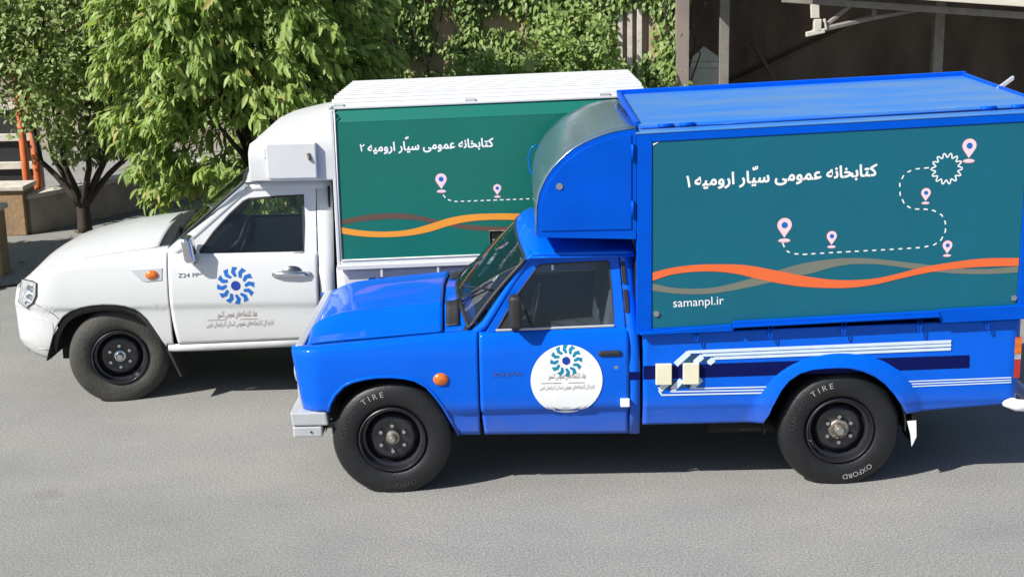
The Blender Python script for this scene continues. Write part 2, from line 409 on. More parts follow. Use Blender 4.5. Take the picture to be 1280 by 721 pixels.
# ================================================================== the yard
def groundmat():
    M = bpy.data.materials.new('asphalt'); M.use_nodes = True; t = M.node_tree; p = t.nodes['Principled BSDF']
    L = t.links.new; N = t.nodes.new
    tc = N('ShaderNodeTexCoord')
    def noise(sc, det, ro=.6):
        n = N('ShaderNodeTexNoise'); n.inputs['Scale'].default_value = sc; n.inputs['Detail'].default_value = det; n.inputs['Roughness'].default_value = ro
        L(tc.outputs['Object'], n.inputs[0]); return n
    def ramp(src, stops):
        r = N('ShaderNodeValToRGB'); r.color_ramp.elements[0].position, c0 = stops[0]; r.color_ramp.elements[0].color = (*c0, 1)
        r.color_ramp.elements[1].position, c1 = stops[-1]; r.color_ramp.elements[1].color = (*c1, 1)
        for q, c in stops[1:-1]:
            e = r.color_ramp.elements.new(q); e.color = (*c, 1)
        L(src, r.inputs[0]); return r
    a = ramp(noise(.55, 8, .66).outputs[0], [(.3, (.262, .264, .256)), (.5, (.285, .284, .270)), (.72, (.315, .309, .288))])
    sp = ramp(noise(75, 4, .8).outputs[0], [(.30, (.30, .30, .30)), (.43, (.75, .75, .76)), (.55, (1.05, 1.05, 1.04)), (.70, (1.75, 1.75, 1.70))])
    vo = N('ShaderNodeTexVoronoi'); vo.inputs['Scale'].default_value = 30; L(tc.outputs['Object'], vo.inputs[0])
    pk = ramp(vo.outputs['Distance'], [(.05, (.40, .40, .40)), (.2, (1, 1, 1)), (.9, (1, 1, 1))])
    nk = noise(3.2, 3, .5); sel = ramp(nk.outputs[0], [(.50, (0, 0, 0)), (.68, (1, 1, 1))])
    def mix(kind, f, a_, b_):
        x = N('ShaderNodeMixRGB'); x.blend_type = kind
        if isinstance(f, float): x.inputs[0].default_value = f
        else: L(f, x.inputs[0])
        L(a_, x.inputs[1]); L(b_, x.inputs[2]); return x.outputs[0]
    c = mix('MULTIPLY', 1.0, a.outputs[0], sp.outputs[0]); c = mix('MULTIPLY', sel.outputs[0], c, pk.outputs[0])
    st = N('ShaderNodeMapping'); st.inputs['Scale'].default_value = (.8, 1.5, 1); L(tc.outputs['Object'], st.inputs[0])
    n3 = noise(1.1, 5, .6); L(st.outputs[0], n3.inputs[0]); s3 = ramp(n3.outputs[0], [(.35, (.92, .92, .93)), (.55, (1, 1, 1)), (.75, (1.05, 1.04, 1.01))])
    c = mix('MULTIPLY', 1.0, c, s3.outputs[0])
    # old oil drips
    ov = N('ShaderNodeTexVoronoi'); ov.inputs['Scale'].default_value = .8; L(tc.outputs['Object'], ov.inputs[0])
    od = N('ShaderNodeMath'); od.operation = 'ADD'; L(ov.outputs['Distance'], od.inputs[0]); nn = noise(9, 4, .6)
    om = N('ShaderNodeMath'); om.operation = 'MULTIPLY'; om.inputs[1].default_value = .28; L(nn.outputs[0], om.inputs[0]); L(om.outputs[0], od.inputs[1])
    c = mix('MULTIPLY', 1.0, c, ramp(od.outputs[0], [(.17, (.88, .87, .86)), (.26, (1, 1, 1)), (.9, (1, 1, 1))]).outputs[0])
    L(c, p.inputs['Base Color'])
    p.inputs['Roughness'].default_value = .85; p.inputs['Specular IOR Level'].default_value = .3
    b = N('ShaderNodeBump'); b.inputs['Strength'].default_value = .55; b.inputs['Distance'].default_value = .006
    L(noise(120, 4, .7).outputs[0], b.inputs['Height']); L(b.outputs[0], p.inputs['Normal'])
    return M
asph = groundmat()
tag(MB().add([(-60, -60, 0), (60, -60, 0), (60, 60, 0), (-60, 60, 0)], [(0, 1, 2, 3)]).build('ground', asph), 'pale grey worn asphalt yard', kind='structure')
# hairline crack and litter
stone = mat('stone_cladding', (.34, .22, .12), .8, var=.5, vscale=3, bump=.4, bscale=18, var_col=(.23, .16, .11, 1))
tanwall = mat('tan_render', (.50, .36, .25), .85, var=.25, vscale=3, bump=.3, bscale=25)
brownwall = mat('brown_beam', (.16, .085, .05), .7, var=.4, vscale=6)
conc = mat('pale_coping', (.66, .62, .55), .8, var=.3, vscale=8, bump=.3, bscale=30)
greyw = mat('grey_block', (.40, .345, .28), .9, var=.3, vscale=4, bump=.3, bscale=20)
carpw = mat('dark_shed_wall', (.27, .225, .195), .9, var=.5, vscale=1.6, stretch=(1, 1, .4))
postm = mat('grey_steel_post', (.24, .22, .195), .6, var=.3, vscale=8)
fascm = mat('cream_fascia', (.62, .59, .50), .6, var=.2, vscale=6, stretch=(.3, 1, 4))
orange = mat('orange_paint', (.62, .15, .035), .5, var=.3, vscale=9)
cabm = mat('green_grey_cabinet', (.55, .60, .52), .5, var=.25, vscale=6)
soil = mat('soil', (.10, .075, .055), .95, var=.5, vscale=7, bump=.6, bscale=20)

tg = MB().tube([(-5.05, 5.62, .012), (-4.8, 5.75, .018), (-4.45, 6.02, .012)], .011, 6).tube([(-4.8, 5.75, .018), (-4.72, 5.95, .012)], .006, 5)
tag(tg.build('fallen_stick', bark), 'thin dark stick lying on the asphalt at the left edge', 'stick')
# back wall behind the vines
bw = empty('boundary_wall', (0, 8.1, 0), 'tan rendered wall largely hidden by climbing vines behind the white truck', 'wall')
MB().box(-1.7, 2.62, 0, .25, 0, 2.70).build('wall_panel', tanwall, bw, bevel=.01)
MB().box(-1.75, 2.64, -.05, .30, 2.705, 3.05).build('coping_beam', brownwall, bw, bevel=.01)
for x in (-1.5, -.62, 1.0, 2.46):
    MB().box(x-.11, x+.11, -.045, -.003, 0, 2.70).build('pilaster', tanwall, bw, bevel=.008)
sl_ = MB()
for x in (2.02, 2.13, 2.24): sl_.box(x-.028, x+.028, -.10, -.05, 1.7, 2.62)
sl_.build('trellis_batten', conc, bw, bevel=.004)

# low wall, piers, pole and rails at the left
def wallseg(name, a, b, t, h, m, cap, label, cat):
    L = math.hypot(b[0]-a[0], b[1]-a[1]); e = empty(name, (*a, 0), label, cat, rz=math.atan2(b[1]-a[1], b[0]-a[0]))
    MB().box(0, L, -t/2, t/2, 0, h).build('wall_body', m, e, bevel=.01)
    if cap: MB().box(-.03, L+.03, -t/2-.04, t/2+.04, h+.001, h+.06).build('coping', conc, e, bevel=.012)
    return e
wallseg('low_wall', (-5.31, 8.92), (-3.3, 12.2), .18, .44, greyw, True, 'low grey block wall with a pale coping receding behind the small-leaved tree', 'wall')
wallseg('gate_pier', (-6.6, 9.0), (-5.28, 9.0), .42, .56, stone, True, 'brown stone pier with a white cap beside the orange pole', 'wall')
wallseg('stone_pier', (-6.4, 6.62), (-4.76, 6.62), .24, .70, stone, True, 'tan stone-clad pier with white cap at the left edge in front of the white truck', 'wall')
for x, y, z0, lab in ((-5.27, 9.36, 0, 'slanting bright orange pole rising behind the low wall nearest the tree'), (-5.62, 9.95, 0, 'orange pole partly hidden behind the nearer orange pole')):
    p_ = empty('orange_pole', (x, y, z0), lab, 'pole', 'orange poles at the left')
    MB().lathe([(.050, 0), (.050, 3.4), (.0001, 3.4)], (0, 0, 0), 20).build('pole_shaft', orange, p_, smooth=True).rotation_euler.x = R(90)
    p_.children[0].location.z = 0
    MB().lathe([(.11, 0), (.11, .02), (.07, .03)], (0, 0, 0), 20).build('base_flange', orange, p_, smooth=True).rotation_euler.x = R(90)
pg = empty('slatted_fence', (-6.5, 10.6, 0), 'pale horizontal rails of a fence behind the orange poles', 'fence')
for z in (.62, 1.0, 1.42):
    MB().box(-2.0, .85, -.03, .03, z-.05, z+.05).build('rail', conc, pg, bevel=.008)
MB().box(-2.0, .85, .034, .05, .1, 1.36).build('shade_backing', dark, pg)  # dark sheet painted in for the shade between the rails, no real board
for x in (-1.6, .80): MB().box(x-.05, x+.05, .052, .14, 0, 1.55).build('fence_post', postm, pg, bevel=.008)
fw_ = empty('far_wall', (-6, 17, 0), 'shaded tan wall far behind the small-leaved tree', 'wall')
MB().box(-18, 5, 0, .3, 0, 4.0).build('wall_panel', greyw, fw_)
MB().box(-18, 5, -.05, -.002, 2.2, 2.5).build('string_course', tanwall, fw_)
tag(MB().box(-3.1, -.6, 5.2, 7.9, -.02, .05).build('planting_bed', soil), 'soil bed', kind='structure')

# open shed (carport) at the right
cp = empty('open_shed', (2.66, 8.0, 0), 'dark open-fronted steel shed with grey posts and a cream fascia behind the blue truck', 'shed')
MB().box(-.02, .12, -.2, 4.2, 0, 3.10).build('side_wall', carpw, cp)
MB().box(.12, 7.5, 4.0, 4.2, 0, 3.10, lambda x, y, z: (x, y, z-.08*(x-.12) if z > 1 else z)).box(7.4, 7.55, -.2, 4.0, 0, 2.46).build('back_wall', carpw, cp)
dz = lambda x, y, z: (x, y-.16*(x-1.5) if y < 1 else y, z-.085*(x-3.3)-.075)
MB().box(-.1, 7.8, -.75, 4.3, 2.92, 2.98, dz).build('roof', carpw, cp)
MB().box(1.25, 7.8, -.79, -.752, 2.70, 2.96, dz).build('fascia', fascm, cp, bevel=.006)
MB().box(-.1, 7.8, .0, .09, 2.70, 2.79, dz).build('front_beam', postm, cp, bevel=.006)
MB().box(1.1, 7.8, -.62, -.54, 2.57, 2.645, dz).build('eave_beam', postm, cp, bevel=.006)
for x, y in ((.55, .045), (2.93, -.2)):
    MB().box(x-.055, x+.055, y-.055, y+.055, 0, 3.0).build('post', postm, cp, bevel=.006)
tr = MB().tube([(1.42, -.62, 2.36), (1.76, -.60, 2.43), (2.1, -.58, 2.50), (2.6, -.55, 2.58)], .03, 6).tube([(1.54, -.60, 2.40), (1.87, -.58, 2.66)], .027, 6).tube([(2.1, -.58, 2.50), (2.1, -.58, 2.8)], .03, 6)
tr.build('bracket_arm', postm, cp)
MB().box(1.35, 1.55, -.68, -.60, 2.31, 2.36, lambda x, y, z: (x, y, z+.2*(x-1.35))).box(1.43, 1.51, -.68, -.60, 2.37, 2.50).box(1.40, 1.49, -.67, -.61, 2.51, 2.66, lambda x, y, z: (x-.06*(z-2.5), y, z)).tube([(1.57, -.64, 2.38), (1.545, -.64, 2.50)], .018, 6).build('bracket_end', fascm, cp, bevel=.006)
MB().tube([(1.0, 3.9, 1.3), (3.0, 3.9, 2.2)], .03, 6).tube([(2.0, 3.5, 1.1), (1.45, 3.5, 2.0)], .03, 6)  .build('wall_brace', carpw, cp)
ct = empty('utility_cabinet', (3.06, 8.45, 0), 'green-grey metal cabinet with a gabled top standing inside the dark shed', 'cabinet')
MB().box(-.19, .19, 0, .3, 0, 1.98).build('cabinet_body', cabm, ct, bevel=.006)
MB().prism([(-.22, 1.985), (.22, 1.985), (-.03, 2.16)], -.03, .33).build('gable_top', cabm, ct, bevel=.006)
MB().box(-.16, .16, -.012, -.002, .1, 1.9).build('cabinet_door', cabm, ct, bevel=.003)

# ------------------------------------------------------------------ foliage
def leafmesh(name, items, m, parent, shape='long', fold=.18):
    """items: (position, axis along the leaf, normal, length); one folded blade of eight or so vertices each"""
    V = []; F = []
    if shape == 'long': prof = [(0, 0), (.18, .11), (.45, .165), (.75, .11), (1, 0)]
    elif shape == 'round': prof = [(0, 0), (.12, .30), (.45, .46), (.78, .26), (1, 0)]
    else: prof = [(0, 0), (.22, .22), (.5, .28), (.8, .16), (1, 0)]
    for p, a, nrm, L in items:
        a = a.normalized(); s = a.cross(nrm)
        if s.length < 1e-3: s = a.orthogonal()
        s.normalize(); nn = s.cross(a); k = len(V); cv = random.uniform(.05, .30)
        n = len(prof)
        for t, w_ in prof: V.append(p+a*(t*L)-nn*(cv*L*t*t*.8))
        for t, w_ in prof[1:-1]: V.append(p+a*(t*L)+s*(w_*L)+nn*(w_*L*fold*2-cv*L*t*t*.8))
        for t, w_ in prof[1:-1]: V.append(p+a*(t*L)-s*(w_*L)+nn*(w_*L*fold*2-cv*L*t*t*.8))
        r_, l_ = k+n, k+n+n-2; c = n-2
        F.append((k, r_, k+1)); F.append((k, k+1, l_))
        for i in range(c-1):
            F.append((k+1+i, r_+i, r_+i+1, k+2+i)); F.append((k+1+i, k+2+i, l_+i+1, l_+i))
        F.append((k+n-2, r_+c-1, k+n-1)); F.append((k+n-2, k+n-1, l_+c-1))
    me = bpy.data.meshes.new(name); me.from_pydata([tuple(v) for v in V], [], F); me.update()
    return link(name, me, m, parent, True)
rnd = random.Random(11)
def rv(): 
    while True:
        v = Vector((rnd.uniform(-1, 1), rnd.uniform(-1, 1), rnd.uniform(-1, 1)))
        if .05 < v.length < 1: return v.normalized()
def limb(mb, a, b, r0, r1, n=6, wob=.08):
    a, b = Vector(a), Vector(b); L = (b-a).length; P = []; R_ = []
    o = Vector((0, 0, 0))
    for i in range(n+1):
        t = i/n; o = o+rv()*wob*L/n*(1 if 0 < i < n else 0)
        P.append(a+(b-a)*t+o*(1-abs(2*t-1))+Vector((0, 0, .06*L*math.sin(math.pi*t)))); R_.append(r0+(r1-r0)*t)
    mb.tube(P, R_, 7); return P

# cherry tree: hanging sprays of long leaves
CH = empty('cherry_tree', (-1.86, 6.1, .05), 'large bright green tree with long drooping leaves behind the white truck cab', 'tree')
tb = MB(); limb(tb, (0, 0, 0), (.05, .05, 1.0), .13, .10, 6, .05)
tips = []
for k in range(22):
    th = rnd.uniform(0, 2*math.pi); rr_ = rnd.uniform(.5, 1.25); zz = rnd.uniform(1.2, 3.6)
    P = limb(tb, (.05, .05, rnd.uniform(.7, 1.2)), (rr_*math.cos(th)*1.1, rr_*math.sin(th)*.9, zz), .045, .012, 7, .12); tips += P[3:]
tb.build('trunk', bark, CH, smooth=True)
items = []; tw = MB()
def crown_ok(x, y, z):
    # outline: broad from z 1 to 4, left skirt hangs to .7
    cx, cz = (x+.03)/1.56, (z-2.55)/2.15
    return cx*cx+(y/1.25)**2+abs(cz)**2.6 < 1
n = 0
while n < 1750:
    x, y, z = rnd.uniform(-1.6, 1.6), rnd.uniform(-1.3, 1.1), rnd.uniform(.5, 4.6)
    if not crown_ok(x, y, z): continue
    if rnd.random() < .72 and y > -.25: continue
    if z < 1.0 and (x > .75 or rnd.random() < .35): continue
    # clumps: drop some positions so gaps open
    g = math.sin(x*4.1+1.3*z)*math.sin(z*3.7-x*1.1+y*2)+.5*math.sin(y*5+z*2)
    if g < -.38: continue
    n += 1
    c = Vector((x, y, z)); out = Vector((x, y*1.2-.25, .1)).normalized()
    end = c+out*.16+Vector((0, 0, -.05)); tw.tube([c-out*.14+Vector((0, 0, .04)), c, end], [.004, .003, .002], 4)
    for q in range(rnd.randint(10, 17)):
        t = rnd.random(); p = c-out*.1+(end-c)*t*1.3
        d = (Vector((0, 0, -1))*rnd.uniform(.35, 1.1)+out*rnd.uniform(.2, .8)+rv()*.5)
        nr = (out*.4+Vector((-.63, -.55, .6))*rnd.uniform(.4, 1.3)+rv()*.45)
        items.append((p+rv()*.04, d, nr, rnd.uniform(.55, 1.1)**1*.138*(.8+.4*abs(math.sin(x*7+z*5)))))
leafmesh('crown', items, leaf_cherry, CH, 'long')
tw.build('twigs', bark, CH)

# small-leaved tree at the left, many stems from a short trunk
def bushy(name, loc, label, rx, ry, z0, z1, count, lsz, seed, stems, mask=None, group=None, m=None, cat='tree'):
    global rnd
    rnd = random.Random(seed)
    T = empty(name, loc, label, cat, group); mb = MB()
    limb(mb, (0, 0, -.02), (0, 0, .40), .095, .075, 5, .03)
    cz = (z0+z1)/2
    for k in range(stems):
        th = 2*math.pi*k/stems+rnd.uniform(-.3, .3); r_ = rnd.uniform(.35, 1)
        e = (rx*.72*r_*math.cos(th), ry*.72*r_*math.sin(th), rnd.uniform(cz-.2, z1-.4)); kn = (rx*.36*r_*math.cos(th), ry*.36*r_*math.sin(th), rnd.uniform(.7, 1.0))
        limb(mb, (.05*math.cos(th), .05*math.sin(th), .34), kn, .042, .032, 5, .05)
        P = limb(mb, kn, e, .032, .010, 9, .10)
        for j in (4, 5, 6, 7): limb(mb, P[j], P[j]+Vector((rnd.uniform(-.5, .5), rnd.uniform(-.5, .5), rnd.uniform(.05, .5))), .018, .006, 4, .1)
    mb.build('trunk', bark, T, smooth=True)
    it = []; n = 0
    while n < count:
        x, y, z = rnd.uniform(-rx, rx), rnd.uniform(-ry, ry), rnd.uniform(z0, z1)
        q = (x/rx)**2+(y/ry)**2+abs((z-cz)/((z1-z0)/2))**2.4
        if q > 1: continue
        if q < .25 and rnd.random() < .6: continue
        g = math.sin(x*3.3+z*1.7)*math.sin(z*3.1-x*1.6+y*1.9)+.6*math.sin(y*4+x*2.3)*math.sin(z*5.1)
        if g < -.75 or (mask and not mask(x, y, z)): continue
        n += 1; c = Vector((x, y, z)); out = Vector((x, y, (z-cz)*.6)).normalized()
        for j in range(rnd.randint(5, 10)):
            d = out*.5+rv()+Vector((0, 0, -.25)); nr = Vector((-.6, -.6, .75))+rv()*.65
            it.append((c+rv()*rnd.uniform(.02, .13), d, nr, rnd.uniform(.6, 1.25)*lsz))
    leafmesh('crown', it, m or leaf_small, T, 'mid'); return T
bushy('pear_tree', (-4.60, 8.95, 0), 'small-leaved multi-stemmed tree standing by the low wall at the left', 1.8, 1.3, .88, 4.4, 4600, .085, 5, 9, lambda x, y, z: not (x < -.22 and z < 1.62+.25*math.sin(x*5)))
bushy('unseen_shade_tree', (-7.25, 5.7, 0), 'unseen small-leaved tree out of view at the left, added to cast shade on the yard', 1.4, 1.2, .9, 3.3, 2200, .11, 8, 7)  # out of view; added only to throw shade on the yard

for x_, y_, rx_, z1_, n_, lab in ((.34, 7.45, .46, 2.28, 420, 'leafy shrub against the tan wall above the middle of the white box roof'), (1.42, 7.40, .58, 2.75, 620, 'full rounded shrub against the tan wall over the rear of the white box roof'),
                               (-.62, 7.55, .30, 1.95, 220, 'small shrub against the tan wall beside the drooping tree')):
    bushy('wall_shrub', (x_, y_, 0), lab, rx_, .42, .5, z1_, n_, .082, int(x_*10)+20, 5, None, 'shrubs growing against the tan wall', leaf_vine, 'shrub')
# vines over the back wall
rnd = random.Random(21)
VN = empty('climbing_vine', (0, 8.06, 0), 'dense leafy vine climbing over the tan wall behind the green box', 'vine')
holes = [(-.02, 2.52, .13, .20), (-.07, 2.10, .20, .10), (.70, 2.56, .12, .12), (-.62, 2.36, .08, .26), (1.02, 2.30, .10, .09), (2.20, 2.42, .20, .24), (2.05, 2.20, .10, .12), (.90, 2.54, .07, .08), (-.35, 2.12, .06, .13), (2.42, 2.10, .05, .16)]
it = []; n = 0; sm = MB()
while n < 6500:
    x, z = rnd.uniform(-2.6, 2.72), rnd.uniform(.4, 3.4)
    if z < 1.5 and rnd.random() < .6: continue
    if any(((x-a)/c/1.35)**2+((z-b+.03)/d_/1.45)**2 < rnd.uniform(.75, 1.25) for a, b, c, d_ in holes): continue
    g = math.sin(x*5.3+z*2.1)*math.sin(z*4.7-x*1.9)
    dep = .03+.09*(g+1)/2+.35*max(0, 2.05-z)
    if g < -.78: continue
    near = min(((x-a)/c/1.35+.5)**2+((z-b)/d_/1.45-.4)**2 for a, b, c, d_ in holes)
    if near < 5: dep = -.07
    n += 1; c = Vector((x, -rnd.uniform(.02, dep+.09), z))
    for j in range(rnd.randint(4, 8)):
        d = Vector((rnd.uniform(-.8, .8), -.25, -.9))+rv()*.6; nr = Vector((-.6, -.8, .8))+rv()*.6
        it.append((c+rv()*.08, d, nr, rnd.uniform(.05, .098)))
leafmesh('foliage', it, leaf_vine, VN, 'mid', .14)
for k in range(26):
    x = rnd.uniform(-2.4, 2.6); P = [Vector((x, -.04, .0))]
    for i in range(10): P.append(P[-1]+Vector((rnd.uniform(-.14, .14), rnd.uniform(-.02, .0), .30)))
    sm.tube(P, [.016]*5+[.01]*6, 5)
sm.build('stem', bark, VN)

# dropped leaves and a scrap of paper
rnd = random.Random(4); it = []
for k in range(170):
    x, y = (rnd.uniform(-4.8, -3.2), rnd.uniform(5.0, 9.5)) if k % 12 else (rnd.uniform(-6, -3), rnd.uniform(3, 6))
    it.append((Vector((x, y, .012)), Vector((rnd.uniform(-1, 1), rnd.uniform(-1, 1), .05)), Vector((rnd.uniform(-.3, .3), rnd.uniform(-.3, .3), 1)), rnd.uniform(.03, .07)))
tag(leafmesh('leaf_litter', it, mat('dry_leaf', (.22, .13, .05), .7, var=.5, vscale=3), None, 'mid'), 'dry leaves scattered over the asphalt', kind='stuff')
# ================================================================== the blue library pickup
W = 1.62
B = empty('pickup_truck', (0, 0, 0), 'bright blue pickup truck with a tall teal-sided library box and white round door emblem', 'pickup truck', 'mobile library trucks parked side by side')
def ysB(x, z):
    y = sinterp(z, [(.30, .06), (.40, .042), (.525, .016), (.538, -.006), (.75, -.014), (.88, -.007), (.95, .006), (1.0, .024), (1.06, .04), (1.5, .12), (1.6, .15)])
    if x < -.42: y += .07*((-.42-x)/.18)**2
    return y
archF = [(-.386, .547), (-.372, .60), (-.34, .655), (-.283, .712), (-.227, .738), (-.15, .756), (-.074, .765), (.015, .765), (.1, .755), (.157, .74), (.225, .70), (.275, .64), (.319, .575), (.37, .46), (.414, .36)]
def zbF(x): return .547 if x < -.386 else (interp(x, archF) if x < .414 else .36)
def ztF(x): return interp(x, [(-.6, .905), (-.33, .928), (.02, .952), (.55, .990), (1.5, 1.01)])
XF = sorted(set(lin(-.6, -.40, 9)+[-.39, -.3861, -.3859, -.38, -.372, -.36]+lin(-.34, .40, 38)+[.412, .415]+lin(.43, .548, 8)))
f = curtain(XF, zbF, ztF, ysB, lin(0, 1, 22), [(.008, .016), (.022, .026), (.05, .031), (.080, .032), (.086, .016)])
f.v = [((x+(.9-z)*.15*max(0, (-.42-x)/.18) if x < -.42 else x), y, z) for x, y, z in f.v]
for k in (0, 1):
    fe = (f if k == 0 else flip(f, W)).build('fender', blue, B, smooth=True, solid=.008)
    lip = MB().tube([(x, ysB(x, z)-.002, z) for x, z in archF], .011, 8)
    (lip if k == 0 else flip(lip, W)).build('wheel_arch_lip', blue, fe, smooth=True)
    il = MB()                          # repeater lamp on the fender
    il.lathe([(.05, .0), (.046, -.016), (.03, -.026), (.0001, -.029)], (.316, ysB(.316, .742)+.004, .742), 24)
    il.v = [(x, y, .742+(z-.742)*.84) for x, y, z in il.v]
    (il if k == 0 else flip(il, W)).build('indicator_lamp', amber, fe, smooth=True)
    # wheel well
    ww = MB().grid([[(.0+.42*math.cos(R(a)), yy, .36+.41*math.sin(R(a))) for yy in (.035, .42)] for a in range(0, 181, 8)])
    ww.sheet([(-.43, .25), (.43, .25), (.43, .8), (-.43, .8)], .42)
    (ww if k == 0 else flip(ww, W)).build('wheel_well', under, fe)

def ztop(x): return interp(x, [(-.53, .962), (-.5, .995), (-.46, 1.025), (-.40, 1.055), (-.32, 1.078), (-.13, 1.10), (.2, 1.128), (.33, 1.14), (.5, 1.15)])
def hoodz(x, y):
    e = ztF(x)+.033; d = abs(y-W/2)/.74
    return e+(ztop(x)-e)*interp(d, [(0, 1), (.3, .985), (.55, .93), (.60, .86), (.70, .45), (.80, .17), (.92, .06), (1, 0)])+.009*math.exp(-((d-.585)/.022)**2)
def hoodx0(y): return -.535+.05*(abs(y-W/2)/.74)**2*.3
YH = lin(.108, W-.108, 141)
def hoodrear(y): return .31+.02*(abs(y-W/2)/.74)
hx = [[(hoodx0(y)+(hoodrear(y)-hoodx0(y))*t, y, hoodz(hoodx0(y)+(hoodrear(y)-hoodx0(y))*t, y)-(.02*(1-t/.05)**2 if t < .05 else 0)) for y in YH] for t in [0, .012, .03, .06]+lin(.1, 1, 28)]
hood = MB().grid(hx).build('hood', blue, B, smooth=True, solid=.01)
MB().grid([[(hoodx0(y)-.012, y, hoodz(hoodx0(y), y)-.028), (hoodx0(y)-.035, y, hoodz(hoodx0(y), y)-.045), (hoodx0(y)-.05, y, hoodz(hoodx0(y), y)-.11)] for y in YH]).build('hood_trim', silver, hood, smooth=True, solid=.006)
cw = MB().grid([[(hoodrear(y)+.008+(.49-.08*(1-((y-.81)/.74)**2)-hoodrear(y)+.07)*t, y, hoodz(hoodrear(y), y)-.012+.012*t) for y in YH] for t in lin(0, 1, 8)]).build('cowl', blue, B, smooth=True)
for y0, y1 in ((.20, .42), (1.02, 1.32)):
    MB().grid([[(hoodrear(y)+.02+.085*t, y, hoodz(hoodrear(y), y)-.004+.007*t) for y in lin(y0, y1, 10)] for t in lin(0, 1, 5)]).build('cowl_vent', dark, cw, smooth=True, solid=.004)
# front: grille wall, lamps, bumper
gr = MB().box(-.585, -.53, .09, W-.09, .56, .95).build('grille', silver, B, bevel=.01)
sl = MB()
for i in range(7): sl.box(-.592, -.583, .42, W-.42, .60+.04*i, .622+.04*i)
sl.build('grille_slat', dark, gr)
for y in (.25, W-.25):
    h = MB().lathe([(.085, .0), (.08, -.02), (.05, -.03), (.0001, -.034)], (0, 0, 0), 24)
    h.v = [(-.59+b, y+a, .75+c) for a, b, c in h.v]; h.build('headlight', clear, B, smooth=True)
bp = MB().box(-.625, -.40, -.012, W+.012, .455, .545, lambda x, y, z: (x+(.01 if z < .5 else 0), y, z))
bp.box(-.615, -.43, -.006, W+.006, .378, .452)
bumper = bp.build('front_bumper', silver, B, bevel=.012)
MB().lathe([(.007, 0), (.006, -.006), (.0001, -.007)], (-.5, -.006, .415), 8).lathe([(.003, 0), (.003, -.009), (.0001, -.01)], (-.5, -.006, .415), 6).build('bumper_bolt', dark, bumper)
MB().box(-.40, -.33, .02, .06, .43, .47).build('bumper_bracket', dark, bumper)

